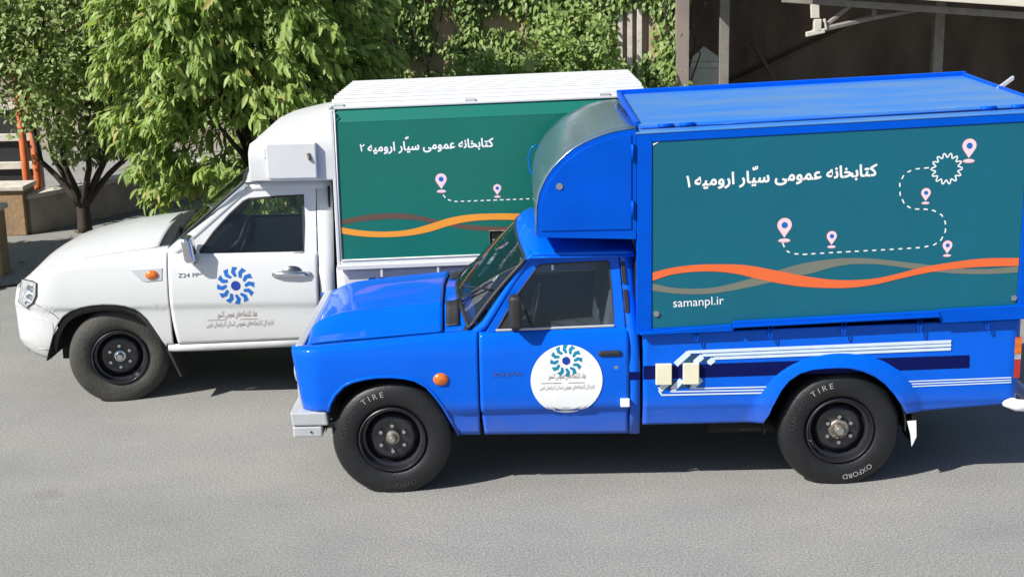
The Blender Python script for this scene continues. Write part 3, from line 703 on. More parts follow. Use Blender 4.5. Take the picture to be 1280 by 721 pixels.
# doors
XD = lin(.556, 1.472, 40)
zdB = lambda x: .36-.012*(x-.57)
for k in (0, 1):
    F = (lambda q: q) if k == 0 else (lambda q: flip(q, W))
    def dx(x, z): return (x+.018*max(0, min(1, (.56-z)/.2)) if x < .7 else x)
    dm = curtain(XD, zdB, ztF, ysB, lin(0, 1, 30), [(.008, .014), (.02, .022), (.045, .024)])
    dm.v = [(x+(.02*max(0, min(1, (.56-z)/.2)))*(1-(x-.556)/.916), y, z) for x, y, z in dm.v]
    door = F(dm).build('door', blue, B, smooth=True, solid=.012)
    O = [(.578, 1.0), (.615, 1.045), (.76, 1.27), (.885, 1.455), (.905, 1.470), (1.15, 1.472), (1.410, 1.473), (1.420, 1.462), (1.437, 1.25), (1.455, 1.01)]
    I = [(.665, 1.028), (.675, 1.045), (.79, 1.235), (.92, 1.405), (.945, 1.420), (1.15, 1.428), (1.352, 1.434), (1.362, 1.424), (1.376, 1.24), (1.386, 1.042)]
    fr = MB(); n = len(O); yo = lambda x, z: ysB(1, z)+.006
    V = [(x, yo(x, z), z) for x, z in O]+[(x, yo(x, z)+.004, z) for x, z in I]+[(x, yo(x, z)+.03, z) for x, z in I]
    fr.add(V, [(i, i+1, n+i+1, n+i) for i in range(n-1)]+[(n+i, n+i+1, 2*n+i+1, 2*n+i) for i in range(n-1)])
    F(fr).build('window_frame', blue, door, solid=.006, bevel=.002)
    F(MB().tube([(x, yo(x, z)+.006, z) for x, z in I]+[(I[0][0], yo(1, I[0][1])+.006, I[0][1])], .007, 6)).build('window_seal', dark, door)
    F(MB().tube([(.66, yo(1, 1.03)+.002, 1.030), (1.385, yo(1, 1.044)+.002, 1.044)], .008, 6)).build('window_trim', silver, door)
    F(MB().sheet(I, lambda x, z: ysB(1, z)+.022)).build('window_glass', glass, door)
    F(MB().tube([(.885, yo(1, 1.03)+.012, 1.04), (.80, yo(1, 1.25)+.012, 1.245)], .010, 6).sheet([(.66, 1.03), (.80, 1.035), (.745, 1.15)], lambda x, z: yo(x, z)+.008)).build('quarter_window_post', dark, door)
    hd = MB().box(1.285, 1.425, ysB(1, .885)-.022, ysB(1, .885)+.004, .868, .903)
    F(hd).build('door_handle', dark, door, bevel=.012)
    lk = MB().lathe([(.013, .0), (.013, -.006), (.0001, -.007)], (1.393, ysB(1, .795), .795), 12)
    F(lk).build('door_lock', chrome, door)
    F(MB().box(1.418, 1.474, ysB(1, .57)-.035, ysB(1, .57)-.001, .548, .597)).build('white_clip', decw, door, bevel=.004)
    # mirror
    mr = MB().box(-.05, .05, -.055, .05, -.105, .105, lambda x, y, z: (x*(1-.25*abs(z)/.105)+(.012 if y < 0 else 0), y, z))
    mr.v = [(x+.775, y-.035, z+1.165) for x, y, z in mr.v]
    mm = F(mr).build('side_mirror', dark, door, bevel=.028); 
    for md in mm.modifiers: md.segments = 4
    F(MB().tube([(.80, -.03, 1.09), (.80, .02, 1.055), (.77, .045, 1.03)], .018, 8)).build('mirror_arm', dark, door, smooth=True)
    # emblem disc and its writing
    if k == 0:
        disc = MB(); cx, cz, rd = 1.088, .722, .2205
        yd = lambda x, z: ysB(x, z)-.0105
        for i in range(14):
            disc.grid([[(cx+rd*q*math.cos(R(a)), yd(1, cz+rd*q*math.sin(R(a))), cz+rd*q*math.sin(R(a))) for a in range(0, 361, 6)] for q in (i/14+.0005, (i+1)/14)])
        disc.build('emblem_disc', decw, door, smooth=True)
        yt = lambda x, z: ysB(x, z)-.0125
        emblem(door, 1.087, .846, .10, yt, tealem, inkblue)
        lettering('lettering', persian('نهاد کتابخانه|های عمومی کشور'), .975, 1.205, .736, .735, brown, door, yt, -.004, shear=.12, height=.052)
        lettering('lettering', persian('اداره کل کتابخانه|های عمومی استان آذربایجان غربی'), .922, 1.258, .668, .667, brown, door, yt, -.006, shear=.12, height=.040)
        MB().sheet([(.93, .7045), (1.055, .7045), (1.055, .7075), (.93, .7075)], yt).sheet([(1.10, .7045), (1.20, .7045), (1.20, .7075), (1.10, .7075)], yt).build('underline', brown, door)
        lettering('lettering', 'Z24 IIVVV', .636, .815, .757, .757, grey, door, yt, .01, height=.034)
# rear pillars, roof, windscreen
for k in (0, 1):
    F = (lambda q: q) if k == 0 else (lambda q: flip(q, W))
    pl = MB().grid([[(x0+(x1-x0)*t, ysB(1, z)+(.012*t if z > 1 else 0), z) for t in (0, .5, 1)] for z, x0, x1 in [(.345, 1.479, 1.541), (.54, 1.478, 1.540), (.8, 1.474, 1.539), (1.0, 1.464, 1.536), (1.2, 1.447, 1.521), (1.40, 1.432, 1.508), (1.478, 1.425, 1.504), (1.50, 1.422, 1.503)]])
    p = F(pl).build('rear_pillar', blue, B, smooth=True, solid=.01)
    v = MB()
    for z0, z1 in ((1.30, 1.43), (1.125, 1.265)):
        v.prism([(1.468-.13*(z0-1.0)*.6-.004, z0), (1.494-.13*(z0-1.0)*.6-.004, z0), (1.494-.13*(z1-1.0)*.6-.004, z1), (1.468-.13*(z1-1.0)*.6-.004, z1)], ysB(1, z0)+.002, ysB(1, z1)+.02)
        v.v[-8:] = [(x, ysB(1, z)+(-.012 if i < 4 else .02), z) for i, (x, y, z) in enumerate(v.v[-8:])]
    F(v).build('pillar_vent', dark, p, bevel=.003)
    ap = MB().tube([(.515, .075, .99), (.60, .085, 1.06), (.745, .105, 1.28), (.87, .125, 1.462), (.90, .128, 1.492)], [.03, .03, .026, .026, .028], 10)
    F(ap).build('windscreen_pillar', blue, B, smooth=True)
    F(MB().prism([(1.444, .713), (1.54, .713), (1.54, .79), (1.444, .79)], ysB(1, .75)-.003, ysB(1, .75)-.001)).build('stripe_decal', navy, B)
def wsx(y, t):
    d = (y-W/2)/.72; b = .495-.095*(1-d*d); u = .855-.06*(1-d*d); return b+(u-b)*t-.03*math.sin(math.pi*t)*.5
def wsz(y, t):
    d = (y-W/2)/.72; b = 1.025+.135*(1-d*d)**.8 if abs(d) < 1 else 1.025; u = 1.462+.07*(1-d*d); return b+(u-b)*t
YW = lin(.095, W-.095, 41)
ws = MB().grid([[(wsx(y, t), y, wsz(y, t)) for y in YW] for t in lin(0, 1, 16)]).build('windscreen', glass2, B, smooth=True)
ed = [(wsx(y, 0), y, wsz(y, 0)) for y in YW]+[(wsx(YW[-1], t), YW[-1], wsz(YW[-1], t)) for t in lin(.1, 1, 8)]+[(wsx(y, 1), y, wsz(y, 1)) for y in YW[::-1]]+[(wsx(YW[0], t), YW[0], wsz(YW[0], t)) for t in lin(.9, .1, 8)]
MB().tube(ed, .014, 6, closed=True).build('windscreen_seal', dark, ws, smooth=True)
for y0 in (.45, 1.0):
    wp = MB().tube([(wsx(y0, 0)-.03, y0, wsz(y0, 0)-.01), (wsx(y0-.1, .2)-.02, y0-.12, wsz(y0-.1, .2)), (wsx(y0-.2, .42)-.016, y0-.22, wsz(y0-.2, .42))], .005, 6)
    wp.tube([(wsx(y0+.1, .10)-.016, y0+.14, wsz(y0+.1, .10)), (wsx(y0-.3, .50)-.014, y0-.30, wsz(y0-.3, .50))], .006, 6)
    wp.build('wiper', dark, B)
YR = lin(.07, W-.07, 41)
def roofz(y): d = abs(y-W/2)/.74; return 1.498+.088*(1-d**2.6)
rf = [[(wsx(y, 1)-.002, y, wsz(y, 1)+.004) for y in YR]]
for t in (.0, .04, .1, .2, .35, .6, 1): rf.append([(wsx(y, 1)+.02+(1.505-wsx(y, 1)-.02)*t, y, roofz(y)-(.03*(1-t/.1)**2 if t < .1 else 0)) for y in YR])
cr_ = MB().grid(rf).build('cab_roof', blue, B, smooth=True, solid=.01)
for k in (0, 1):
    q = MB().grid([[(x, .066, 1.50), (x, .060, 1.512), (x, .056, 1.498), (x, .060, 1.482), (x, .09, 1.476)] for x in lin(.89, 1.507, 12)])
    q.tube([(x, .055, 1.478) for x in lin(.89, 1.507, 6)], .006, 6)
    (q if k == 0 else flip(q, W)).build('drip_rail', blue, cr_, smooth=True, solid=.005)
# inside of the cab
MB().box(-.35, 3.0, .30, W-.30, .34, .50).box(3.003, 3.75, .40, W-.40, .46, .52).box(.5, 1.53, .09, W-.09, .36, .42).box(1.515, 1.53, .07, W-.07, .40, 1.49).box(.40, .46, .10, W-.10, .45, 1.0).build('chassis', under, B)
ax = MB()
for x in (0, 2.782): ax.tube([(x, .2, .35), (x, W-.2, .35)], .05, 10)
ax
ax.tube([(.02, .55, .37), (2.77, .6, .36)], .03, 8).build('axle', under, B, smooth=True)
MB().tube([(2.0, .25, .33), (2.6, .25, .33)], .06, 10).tube([(2.6, .25, .33), (3.2, .3, .40), (3.5, .5, .42)], .022, 8)  .build('exhaust', under, B, smooth=True)
MB().prism([(.45, .80), (.80, .80), (.82, 1.0), (.74, 1.05), (.45, 1.02)], .11, W-.11).build('dashboard', dark, B, bevel=.02)
sw = MB().tube([(.90+.07*math.cos(R(a))*.6, .46+.19*math.sin(R(a)), 1.04+.17*math.cos(R(a))) for a in range(0, 360, 15)], .012, 6, closed=True)
sw.tube([(.80, .46, .95), (.90, .46, 1.04)], .02, 8).tube([(.90, .30, 1.04), (.90, .62, 1.04)], .012, 6).build('steering_wheel', dark, B, smooth=True)
for y0, y1 in ((.16, .72), (.86, W-.16)):
    MB().box(.98, 1.44, y0, y1, .62, .78).box(1.34, 1.48, y0, y1, .78, 1.26, lambda x, y, z: (x+(.06 if z > 1 else 0)-.03, y, z)).build('seat', seatm, B, bevel=.04)

# cargo bed
arR = [(2.337, .47), (2.35, .52), (2.403, .630), (2.45, .69), (2.518, .738), (2.59, .760), (2.67, .768), (2.76, .77), (2.822, .766), (2.90, .745), (2.979, .708), (3.04, .66), (3.099, .594), (3.15, .52), (3.184, .462)]
def zbR(x): return .412 if x < 2.305 else (.412+(.47-.412)*(x-2.305)/.032 if x < 2.337 else interp(x, arR) if x < 3.184 else .462+.07*(x-3.184))
def ztR(x): return 1.0+.02*(x-1.56)
def ybed(x, z, fl=True):
    y = sinterp(z, [(.4, .03), (.52, .004), (.54, -.004), (.75, -.008), (.95, -.002), (1.1, .0)])
    r = math.hypot((x-2.76)/.42, (z-.405)/.362)
    if fl: y -= .034*max(0, 1-abs(r-1.02)/.24)**.7
    if x > 3.80: y += .05*((x-3.80)/.06)**2*.4
    return y
XB = sorted(set(lin(1.558, 2.30, 24)+[2.305, 2.32]+lin(2.337, 3.184, 60)+[3.19, 3.2]+lin(3.22, 3.862, 30)))
bm_ = curtain(XB, zbR, ztR, ybed, lin(0, 1, 44))
for k in (0, 1):
    F = (lambda q: q) if k == 0 else (lambda q: flip(q, W))
    bs = F(bm_).build('bed_side', blue, B, smooth=True, solid=.01)
    wl = MB().grid([[(2.76+.44*math.cos(R(a)), yy, .37+.40*math.sin(R(a))) for yy in (.03, .45)] for a in range(-6, 187, 8)])
    wl.sheet([(2.3, .25), (3.2, .25), (3.2, .8), (2.3, .8)], .45)
    F(wl).build('wheel_well', under, bs)
    F(MB().box(3.835, 3.875, .0, .10, .672, .932)).build('tail_light', redl, B, bevel=.01)
    F(MB().box(3.832, 3.872, -.006, .0, .675, .79)).build('tail_lens', redl, B)
    F(MB().box(3.832, 3.872, -.006, .0, .793, .825)).build('reverse_lens', clear, B)
    F(MB().box(3.832, 3.872, -.006, .0, .828, .93)).build('indicator_lens', amber, B)
    fl = MB().box(3.245, 3.26, .03, .28, .24, .52)
    F(fl).build('mud_flap', dark, B)
    F(MB().prism([(3.20, .40), (3.255, .405), (3.262, .30), (3.235, .235), (3.225, .31)], .012, .018)).build('flap_tip', decw, B)
    F(MB().prism([(1.56, .713), (1.56, .80), (3.555, .827), (3.56, .745), (2.3, .722)], -.0135, -.0115) if k == 0 else MB().prism([(1.56, .713), (1.56, .80), (3.555, .827), (3.56, .745)], -.0135, -.0115)).build('stripe_decal', navy, bs)
    st = MB(); y = -.0155
    for P, w_ in (([(1.757, .806), (1.838, .884), (1.86, .884), (3.437, .917)], .020), ([(1.87, .812), (1.925, .862), (1.945, .862), (3.438, .894)], .018), ([(1.955, .808), (1.995, .840), (2.015, .841), (3.438, .870)], .018),
                  ([(1.72, .700), (1.656, .640), (1.674, .612), (2.29, .613)], .010), ([(1.795, .706), (1.728, .632), (2.30, .632)], .009), ([(1.915, .710), (1.845, .650), (2.315, .651)], .009),
                  ([(3.155, .667), (3.818, .680)], .0075), ([(3.165, .650), (3.819, .664)], .0075), ([(3.175, .634), (3.820, .649)], .0075)):
        st.v += []; q = dashed(P, w_, 99, 0, y); st.add(q.v, q.f)
    for P in (([(1.757, .806), (1.838, .88)], ), ([(1.875, .815), (1.92, .855)], ), ([(1.96, .81), (1.99, .835)], ), ([(1.72, .70), (1.66, .645)], ), ([(1.795, .706), (1.74, .645)], ), ([(1.915, .71), (1.86, .66)], )):
        q = dashed(P[0], .036, 99, 0, y-.0006); st.add(q.v, q.f)
    F(st).build('pinstripe_decal', decpb, bs, fix=False)
    for P in ([(1.785, .815), (1.845, .868), (1.905, .862), (1.855, .815)], [(1.90, .815), (1.95, .848), (1.985, .845), (1.945, .815)], [(1.73, .70), (1.69, .655), (1.725, .645), (1.78, .705)], [(1.81, .706), (1.76, .65), (1.835, .655), (1.885, .706)]): F(MB().sheet(P, y+.0006)).build('slate_decal', steeld, bs)
    for x0 in (1.634, 1.801):
        F(MB().box(x0, x0+.098, -.042, -.016, .684, .816)).build('cream_reflector', cream, bs, bevel=.004)
MB().box(1.557, 1.575, .02, W-.02, .43, 1.0).box(3.84, 3.86, .03, W-.03, .50, 1.03).box(1.57, 2.30, .02, W-.02, .50, .53).box(2.30, 3.20, .46, W-.46, .50, .53).box(3.20, 3.84, .02, W-.02, .50, .53).build('bed_floor', blue, B)
rbp = MB().tube([(3.80, .03, .52), (3.86, -.01, .50), (3.95, .0, .49), (4.0, .08, .48), (4.02, .4, .48), (4.02, W-.4, .48), (4.0, W-.08, .48), (3.95, W, .49), (3.80, W-.03, .52)], .038, 10)
rbp.build('rear_bumper', decw, B, smooth=True)

# the library box
sk = lambda x: .033*(x-1.52)
def P3(x, y, z): return (x, y, z+sk(x))
X0, X1, ZB, ZT, YN, YF = 1.518, 3.955, 1.005, 2.222, -.032, 1.632
cb = MB().box(X0+.004, X1-.004, YN+.016, YF-.016, ZB+.02, ZT-.01, P3)
box = cb.build('cargo_box', bluebox, B)
for k in (0, 1):
    F = (lambda q: q) if k == 0 else (lambda q: flip(q, W-.02+.02))
    fm = MB()
    fm.box(X0, X0+.092, YN, YN+.02, ZB, ZT, P3).box(3.82, X1, YN, YN+.02, ZB+.03, ZT, P3)
    fm.box(X0+.092, 3.82, YN, YN+.02, ZT-.048, ZT, P3).box(X0+.092, 3.82, YN, YN+.02, ZB+.006, ZB+.032, P3)
    F(fm).build('box_frame', bluebox, box, bevel=.004)
    lp = MB()
    lp.prism([(1.535, 1.006), (1.535, 1.022), (2.085, 1.062), (2.10, 1.048), (2.10, 1.020)], -.058, -.033)
    lp.box(2.10, 3.345, -.062, -.033, 1.022, 1.062, P3).box(2.10, 3.345, -.074, -.060, 1.026, 1.040, P3)
    lp.prism([(3.345, 1.072), (3.345, 1.128), (3.95, 1.15), (3.95, 1.062), (3.37, 1.044)], -.056, -.033)
    F(lp).build('box_lip', bluebox, box, bevel=.004)
    hk = MB()
    for x in (1.88, 2.33, 2.775, 3.235, 3.645):
        z = 1.008+.022*(x-1.56); hk.tube([(x-.012, -.035, z+.03), (x-.008, -.04, z-.05), (x, -.042, z-.062), (x+.008, -.04, z-.05), (x+.012, -.035, z+.03)], .0035, 6)
    F(hk).build('hook', bluebox, box, smooth=True)
    # posterior panel with its print (same plane, 1.4 mm steps)
    bd = F(MB().box(X0+.095, 3.817, YN+.006, YN+.018, ZB+.034, ZT-.05, P3)).build('banner_board', greenA, B)
    if k == 0:
        y = YN+.0045
        ribbon([(1.614, 1.321), (1.72, 1.295), (1.856, 1.284), (1.992, 1.290), (2.172, 1.330), (2.352, 1.382), (2.513, 1.425), (2.693, 1.449), (2.81, 1.453), (2.963, 1.444), (3.099, 1.425), (3.235, 1.407), (3.372, 1.386), (3.508, 1.372), (3.643, 1.369), (3.814, 1.382)],
               [(1.614, 1.277), (1.72, 1.259), (1.856, 1.249), (1.992, 1.253), (2.173, 1.281), (2.308, 1.309), (2.443, 1.339), (2.578, 1.366), (2.694, 1.398), (2.811, 1.414), (2.965, 1.411), (3.101, 1.392), (3.201, 1.373), (3.328, 1.355), (3.509, 1.340), (3.645, 1.337), (3.814, 1.343)], y).build('wave_stripe', dectp, bd)
        ribbon([(1.614, 1.389), (1.719, 1.414), (1.855, 1.430), (1.990, 1.432), (2.171, 1.423), (2.352, 1.387), (2.515, 1.351), (2.697, 1.322), (2.833, 1.317), (2.968, 1.326), (3.102, 1.354), (3.236, 1.387), (3.415, 1.415), (3.594, 1.433), (3.814, 1.433)],
               [(1.614, 1.338), (1.720, 1.372), (1.855, 1.388), (1.991, 1.387), (2.126, 1.369), (2.217, 1.345), (2.354, 1.311), (2.517, 1.283), (2.699, 1.270), (2.834, 1.272), (2.969, 1.289), (3.104, 1.320), (3.238, 1.348), (3.372, 1.368), (3.507, 1.379), (3.642, 1.383), (3.814, 1.384)], y-.001).build('wave_stripe', decor, bd)
        rt = [(2.392, 1.555), (2.408, 1.516), (2.425, 1.50), (2.452, 1.488), (2.514, 1.481), (2.692, 1.489), (2.871, 1.495), (3.051, 1.501), (3.231, 1.509), (3.302, 1.524), (3.341, 1.553), (3.364, 1.606), (3.361, 1.658), (3.337, 1.704), (3.29, 1.731), (3.239, 1.741), (3.16, 1.744), (3.114, 1.771), (3.084, 1.829), (3.078, 1.903), (3.106, 1.959), (3.161, 1.983), (3.255, 1.990)]
        dashed(rt, .008, .030, .022, y).build('route_line', decw, bd, fix=False)
        stp = []
        for i in range(0, 361, 3):
            a = R(i); r_ = .080+.013*math.cos(14*a); stp.append((3.353+r_*math.cos(a), 1.981+r_*math.sin(a)))
        dashed(stp, .008, 99, 0, y).build('star_badge', decw, bd, fix=False)
        for x, z, h in ((2.402, 1.570, .140), (2.686, 1.525, .098), (3.480, 2.026, .135), (3.237, 1.779, .092), (3.381, 1.457, .094)): pin(bd, x, z, h, y)
        lettering('lettering', persian('کتابخانه عمومی سیار ارومیه')+'', 1.862, 2.945, 1.909, 1.949, decw, bd, y, .032, height=.098)
        lettering('lettering', '۱', 1.815, 1.838, 1.903, 1.904, decw, bd, y, .02, height=.098)
        lettering('lettering', '\u0651', 2.206, 2.240, 1.925, 1.926, decw, bd, y, .016, height=.12)
        lettering('lettering', 'samanpl.ir', 1.740, 2.046, 1.171, 1.183, decw, bd, y, .004)
    lc = MB()
    for x, z in ((1.637, 1.134), (3.797, 1.187)): lc.lathe([(.019, .006), (.018, -.004), (.009, -.005), (.008, .0), (.0001, .0)], (x, YN+.0, z), 16)
    F(lc).build('panel_lock', chrome, box, angle=30)
    F(MB().prism([(1.614, 2.165), (1.645, 2.176), (1.645, 2.173), (1.617, 2.156)], YN+.003, YN+.0045)).build('sealing_strip', decw, box)
# roof sheet, lid, rims, hinges
rs = MB().box(X0-.006, X1+.006, YN-.004, YF+.004, ZT, ZT+.014, P3)
rs.box(X0+.02, X1-.02, .10, YF-.02, ZT+.014, ZT+.045, lambda x, y, z: (x, y, z+sk(x)+(.03 if y > 1 else 0)))
rs.build('box_roof', roofblue, box, bevel=.006)
rm = MB().box(X0, X1, YF-.04, YF-.005, ZT+.07, ZT+.105, P3).box(X0+.0, X0+.028, .10, YF-.04, ZT+.03, ZT+.07, lambda x, y, z: (x, y, z+sk(x)+(.03 if y > 1 else -.005)))
rm.box(X1-.03, X1, .02, YF-.04, ZT+.03, ZT+.06, lambda x, y, z: (x, y, z+sk(x)+(.035 if y > 1 else -.01)))
rm.build('roof_rim', bluebox, box, bevel=.006)
hg = MB()
for x in (1.70, 1.83, 3.62, 3.80): hg.tube([P3(x-.045, .095, ZT+.028), P3(x+.045, .095, ZT+.028)], .013, 8)
hg.tube([P3(1.56, .097, ZT+.02), P3(3.85, .097, ZT+.02)], .005, 6).build('roof_hinge', bluebox, box, smooth=True)
dr = MB().box(1.56, 3.86, .085, .093, ZT+.012, ZT+.0165, P3).build('roof_seam', gap, box)
# over-cab locker
OC = [(1.516, 1.600), (.924, 1.628), (.925, 1.70), (.928, 1.80), (.944, 1.884), (.967, 1.935), (.990, 1.979), (1.025, 2.03), (1.07, 2.075), (1.115, 2.118), (1.165, 2.152), (1.222, 2.181), (1.282, 2.206), (1.34, 2.226), (1.397, 2.240), (1.45, 2.248), (1.516, 2.254)]
lo = MB().prism(OC, YN+.012, YF-.012).build('overcab_locker', bluebox, B)
cv = []
C2 = OC[1:]
for i, (x, z) in enumerate(C2):
    a = C2[max(0, i-1)]; b_ = C2[min(len(C2)-1, i+1)]; tx, tz = b_[0]-a[0], b_[1]-a[1]; l = math.hypot(tx, tz); nx, nz = -tz/l, tx/l
    cv.append([(x+nx*.006, y, z+nz*.006) for y in lin(YN+.002, YF-.002, 12)])
MB().grid(cv).build('curved_cover', coverm, lo, smooth=True, solid=.006)
for k in (0, 1):
    F = (lambda q: q) if k == 0 else (lambda q: flip(q, W))
    sp = MB().prism([(1.514, 1.602)]+[(x+.0, z) for x, z in OC[1:]], YN, YN+.011)
    F(sp).build('locker_side', bluebox, lo)
    D = [(1.487, 1.658), (.945, 1.658), (.947, 1.80), (.962, 1.878), (1.007, 1.968), (1.085, 2.060), (1.175, 2.130), (1.288, 2.183), (1.40, 2.216), (1.487, 2.226)]
    dd = F(MB().prism(D, YN-.007, YN+.002)).build('locker_door', bluebox, lo, bevel=.003)
    F(MB().lathe([(.021, .002), (.020, -.006), (.010, -.007), (.009, -.002), (.0001, -.002)], (1.06, YN-.007, 1.926), 16)).build('locker_lock', chrome, dd, angle=30)
    for z in (1.78, 2.12): F(MB().tube([(1.494, YN-.008, z-.05), (1.494, YN-.008, z+.05)], .009, 8)).build('locker_hinge', bluebox, dd, smooth=True)
    F(MB().box(.93, 1.512, YN-.004, YN+.02, 1.598, 1.640, lambda x, y, z: (x, y, z+(.022-.038*(x-.93)) if z < 1.62 else z))).build('locker_flange', bluebox, lo)
MB().tube([(.935, 1.55, 1.72), (.90, 1.60, 1.78), (.89, 1.62, 1.86), (.915, 1.63, 1.93), (.96, 1.62, 1.96)], .004, 6).build('antenna_cable', blue, lo, smooth=True)
# wheels
MB().tube([(3.87, .85, 2.325), (3.885, .85, 2.352), (3.91, .85, 2.345), (3.935, .85, 2.375)], .006, 6).box(3.93, 4.02, .83, .87, 2.362, 2.384, lambda x, y, z: (x, y, z+.75*(x-3.95))).build('roof_latch', silver, box)
wheel(B, 0, .005, .375, rubber, 'small', 0, False, .35, (('OXFORD', 176, False), ('T I R E', 126, True)), ('OXFORD', 298, False))
wheel(B, 2.782, .005, .378, rubber, 'flange', 0, False, .35, (('OXFORD', 178, False), ('T I R E', 128, True)), ('OXFORD', 312, True))
wheel(B, 0, W-.005, .375, rubber, 'small', 0, True)
wheel(B, 2.782, W-.005, .378, rubber, 'flange', 0, True)
# ================================================================== the white library pickup (own axes: origin under its front wheel)
WW = 1.70
Q = empty('pickup_truck', (-2.2406, 1.9441, 0), 'white pickup truck with a green-sided library box and blue flower emblem painted on its door', 'pickup truck', 'mobile library trucks parked side by side')
def ysW(x, z):
    y = sinterp(z, [(.34, .06), (.40, .03), (.47, .012), (.60, .000), (.742, -.010), (.76, -.022), (.90, -.020), (1.05, .002), (1.13, .025), (1.2, .045), (1.62, .135), (1.75, .17)])
    if x < -.38: y += .15*((-.38-x)/.40)**2.4
    return y
arW = [(-.545, .35), (-.530, .40), (-.508, .46), (-.471, .56), (-.43, .635), (-.385, .690), (-.32, .735), (-.243, .762), (-.16, .777), (-.07, .783), (.02, .779), (.097, .767), (.16, .742), (.207, .708), (.25, .66), (.282, .605), (.33, .515), (.377, .415)]
def zbW(x): return interp(x, [(-.78, .42), (-.72, .385), (-.55, .345)]) if x < -.545 else (interp(x, arW) if x < .377 else interp(x, [(.377, .452), (1.374, .476), (1.7, .49)]))
def ztW(x): return interp(x, [(-.78, .86), (-.70, .935), (-.6, .985), (-.45, 1.025), (-.2, 1.075), (.1, 1.115), (.43, 1.150), (1.5, 1.128)])
def topW(x): return interp(x, [(-.78, .86), (-.755, .90), (-.70, .985), (-.62, 1.06), (-.5, 1.12), (-.35, 1.172), (-.15, 1.215), (.08, 1.25), (.3, 1.275), (.46, 1.290)])
XW = sorted(set(lin(-.78, -.55, 16)+[-.5455, -.5445]+[x for x, z in arW]+lin(-.50, .37, 44)+[.3775]+lin(.39, .427, 4)))
def frontx(x, z):                      # the nose leans back above the lamps and tucks in below
    if x > -.45: return x
    k = (-.45-x)/.33
    return x+k*k*(.05*max(0, (z-.75)/.2)**1.5+.05*max(0, (.48-z)/.1))
fm = curtain(XW, zbW, ztW, ysW, lin(0, 1, 30), [(.01, .010), (.03, .022), (.06, .033), (.10, .042)])
fm.v = [(frontx(x, z), y, z) for x, y, z in fm.v]
for k in (0, 1):
    F = (lambda q: q) if k == 0 else (lambda q: flip(q, WW))
    fe = F(fm).build('fender', white, Q, smooth=True, solid=.008)
    wl = MB().grid([[(x, yy, z-.004+(0 if yy < .04 else -.01)) for yy in (.006, .10, .40)] for x, z in arW])
    wl.sheet([(-.55, .25), (.43, .25), (.43, .8), (-.55, .8)], .40)
    F(wl).build('wheel_well', under, fe, solid=.004)
    ln = MB().grid([[(x, ysW(x, z)+.016, z) for x, z in ((a, b), (c, d_))] for (a, b), (c, d_) in [((x, z), (x+(.0-x)*.06, z-.055)) for x, z in arW[2:]]])
    F(ln).build('arch_liner', dark, fe, smooth=True, solid=.006)
    fw = lambda x, z: ysW(x, z)-.008
    P = [(-.735, .965), (-.60, .965), (-.562, .952), (-.568, .86), (-.60, .80), (-.66, .755), (-.735, .79)]
    hl = MB().add([(frontx(x, z)-.004, fw(x, z), z) for x, z in P], [tuple(range(len(P)))])
    hlo = F(hl).build('headlight', clear, Q, solid=.008)
    F(MB().tube([(frontx(x, z)-.004, fw(x, z)-.001, z) for x, z in P], .006, 6, closed=True)).build('headlight_rim', dark, hlo)
    for x, z, r_ in ((-.625, .915, .030), (-.63, .85, .026), (-.655, .80, .018)):
        q = MB().lathe([(r_, 0), (r_*.9, -.010), (r_*.3, -.004), (.0001, -.004)], (0, 0, 0), 16); q.v = [(frontx(x, z)+a_, fw(x, z)-.004+b_, z+c_*.8) for a_, b_, c_ in q.v]
        F(q).build('headlight_reflector', chrome, hlo, angle=40)
    F(MB().tube([(frontx(x, z), ysW(x, z)-.003, z) for x, z in [(-.60, .80), (-.55, .775), (-.50, .745), (-.45, .712), (-.415, .675)]], .0035, 6)).build('bumper_seam', grey, fe)
    F(MB().tube([(frontx(x, z), ysW(x, z)-.002, z) for x, z in [(-.70, .672), (-.60, .672), (-.52, .668), (-.47, .640), (-.465, .56)]], .006, 6)).build('bumper_crease', white, fe, smooth=True)
    F(MB().tube([(frontx(x, z), ysW(x, z)-.002, z) for x, z in [(-.77, .44), (-.70, .435), (-.60, .43), (-.535, .425)]], .006, 6)).build('bumper_crease', white, fe, smooth=True)
    F(MB().tube([(x, ysW(x, ztW(x))+.103, ztW(x)+.046) for x in lin(-.5, .34, 14)], .0022, 6)).build('hood_seam', silver, fe, smooth=True)
    r = MB().prism([(.150, 1.043), (.391, 1.050), (.386, .958), (.262, .950), (.225, .965)], 0, .008)
    r.v = [(x, ysW(x, z)+y-.010, z) for x, y, z in r.v]
    rp = F(r).build('indicator_bezel', silver, fe, bevel=.003)
    il = MB().lathe([(.05, .0), (.045, -.014), (.025, -.022), (.0001, -.024)], (.312, ysW(.31, 1.0)-.008, 1.0), 24); il.v = [(x, y, 1.0+(z-1.0)*.72) for x, y, z in il.v]
    F(il).build('indicator_lamp', amber, fe, smooth=True)
    F(MB().prism([(.37, .42), (.40, .40), (.475, .20), (.46, .20)], .0, .26)).build('mud_flap', dark, Q)
    F(MB().lathe([(.008, 0), (.008, -.004), (.0001, -.006)], (0, 0, 0), 6)) if 0 else None
# nose and hood
def dW(y): return abs(y-WW/2)/(WW/2-.09)
def noseY(x): return ysW(x, ztW(x))+.105
hr = []
for x in [-.78, -.765, -.74, -.71, -.67, -.62, -.56]+lin(-.5, .345, 26):
    y0 = noseY(x); row = []
    for t in lin(0, 1, 41):
        y = y0+(WW-2*y0)*t; d = abs(2*t-1); e = ztW(x)+.044
        row.append((frontx(x, e), y, e+(max(topW(x), e)-e)*(1-d**2.2)))
    hr.append(row)
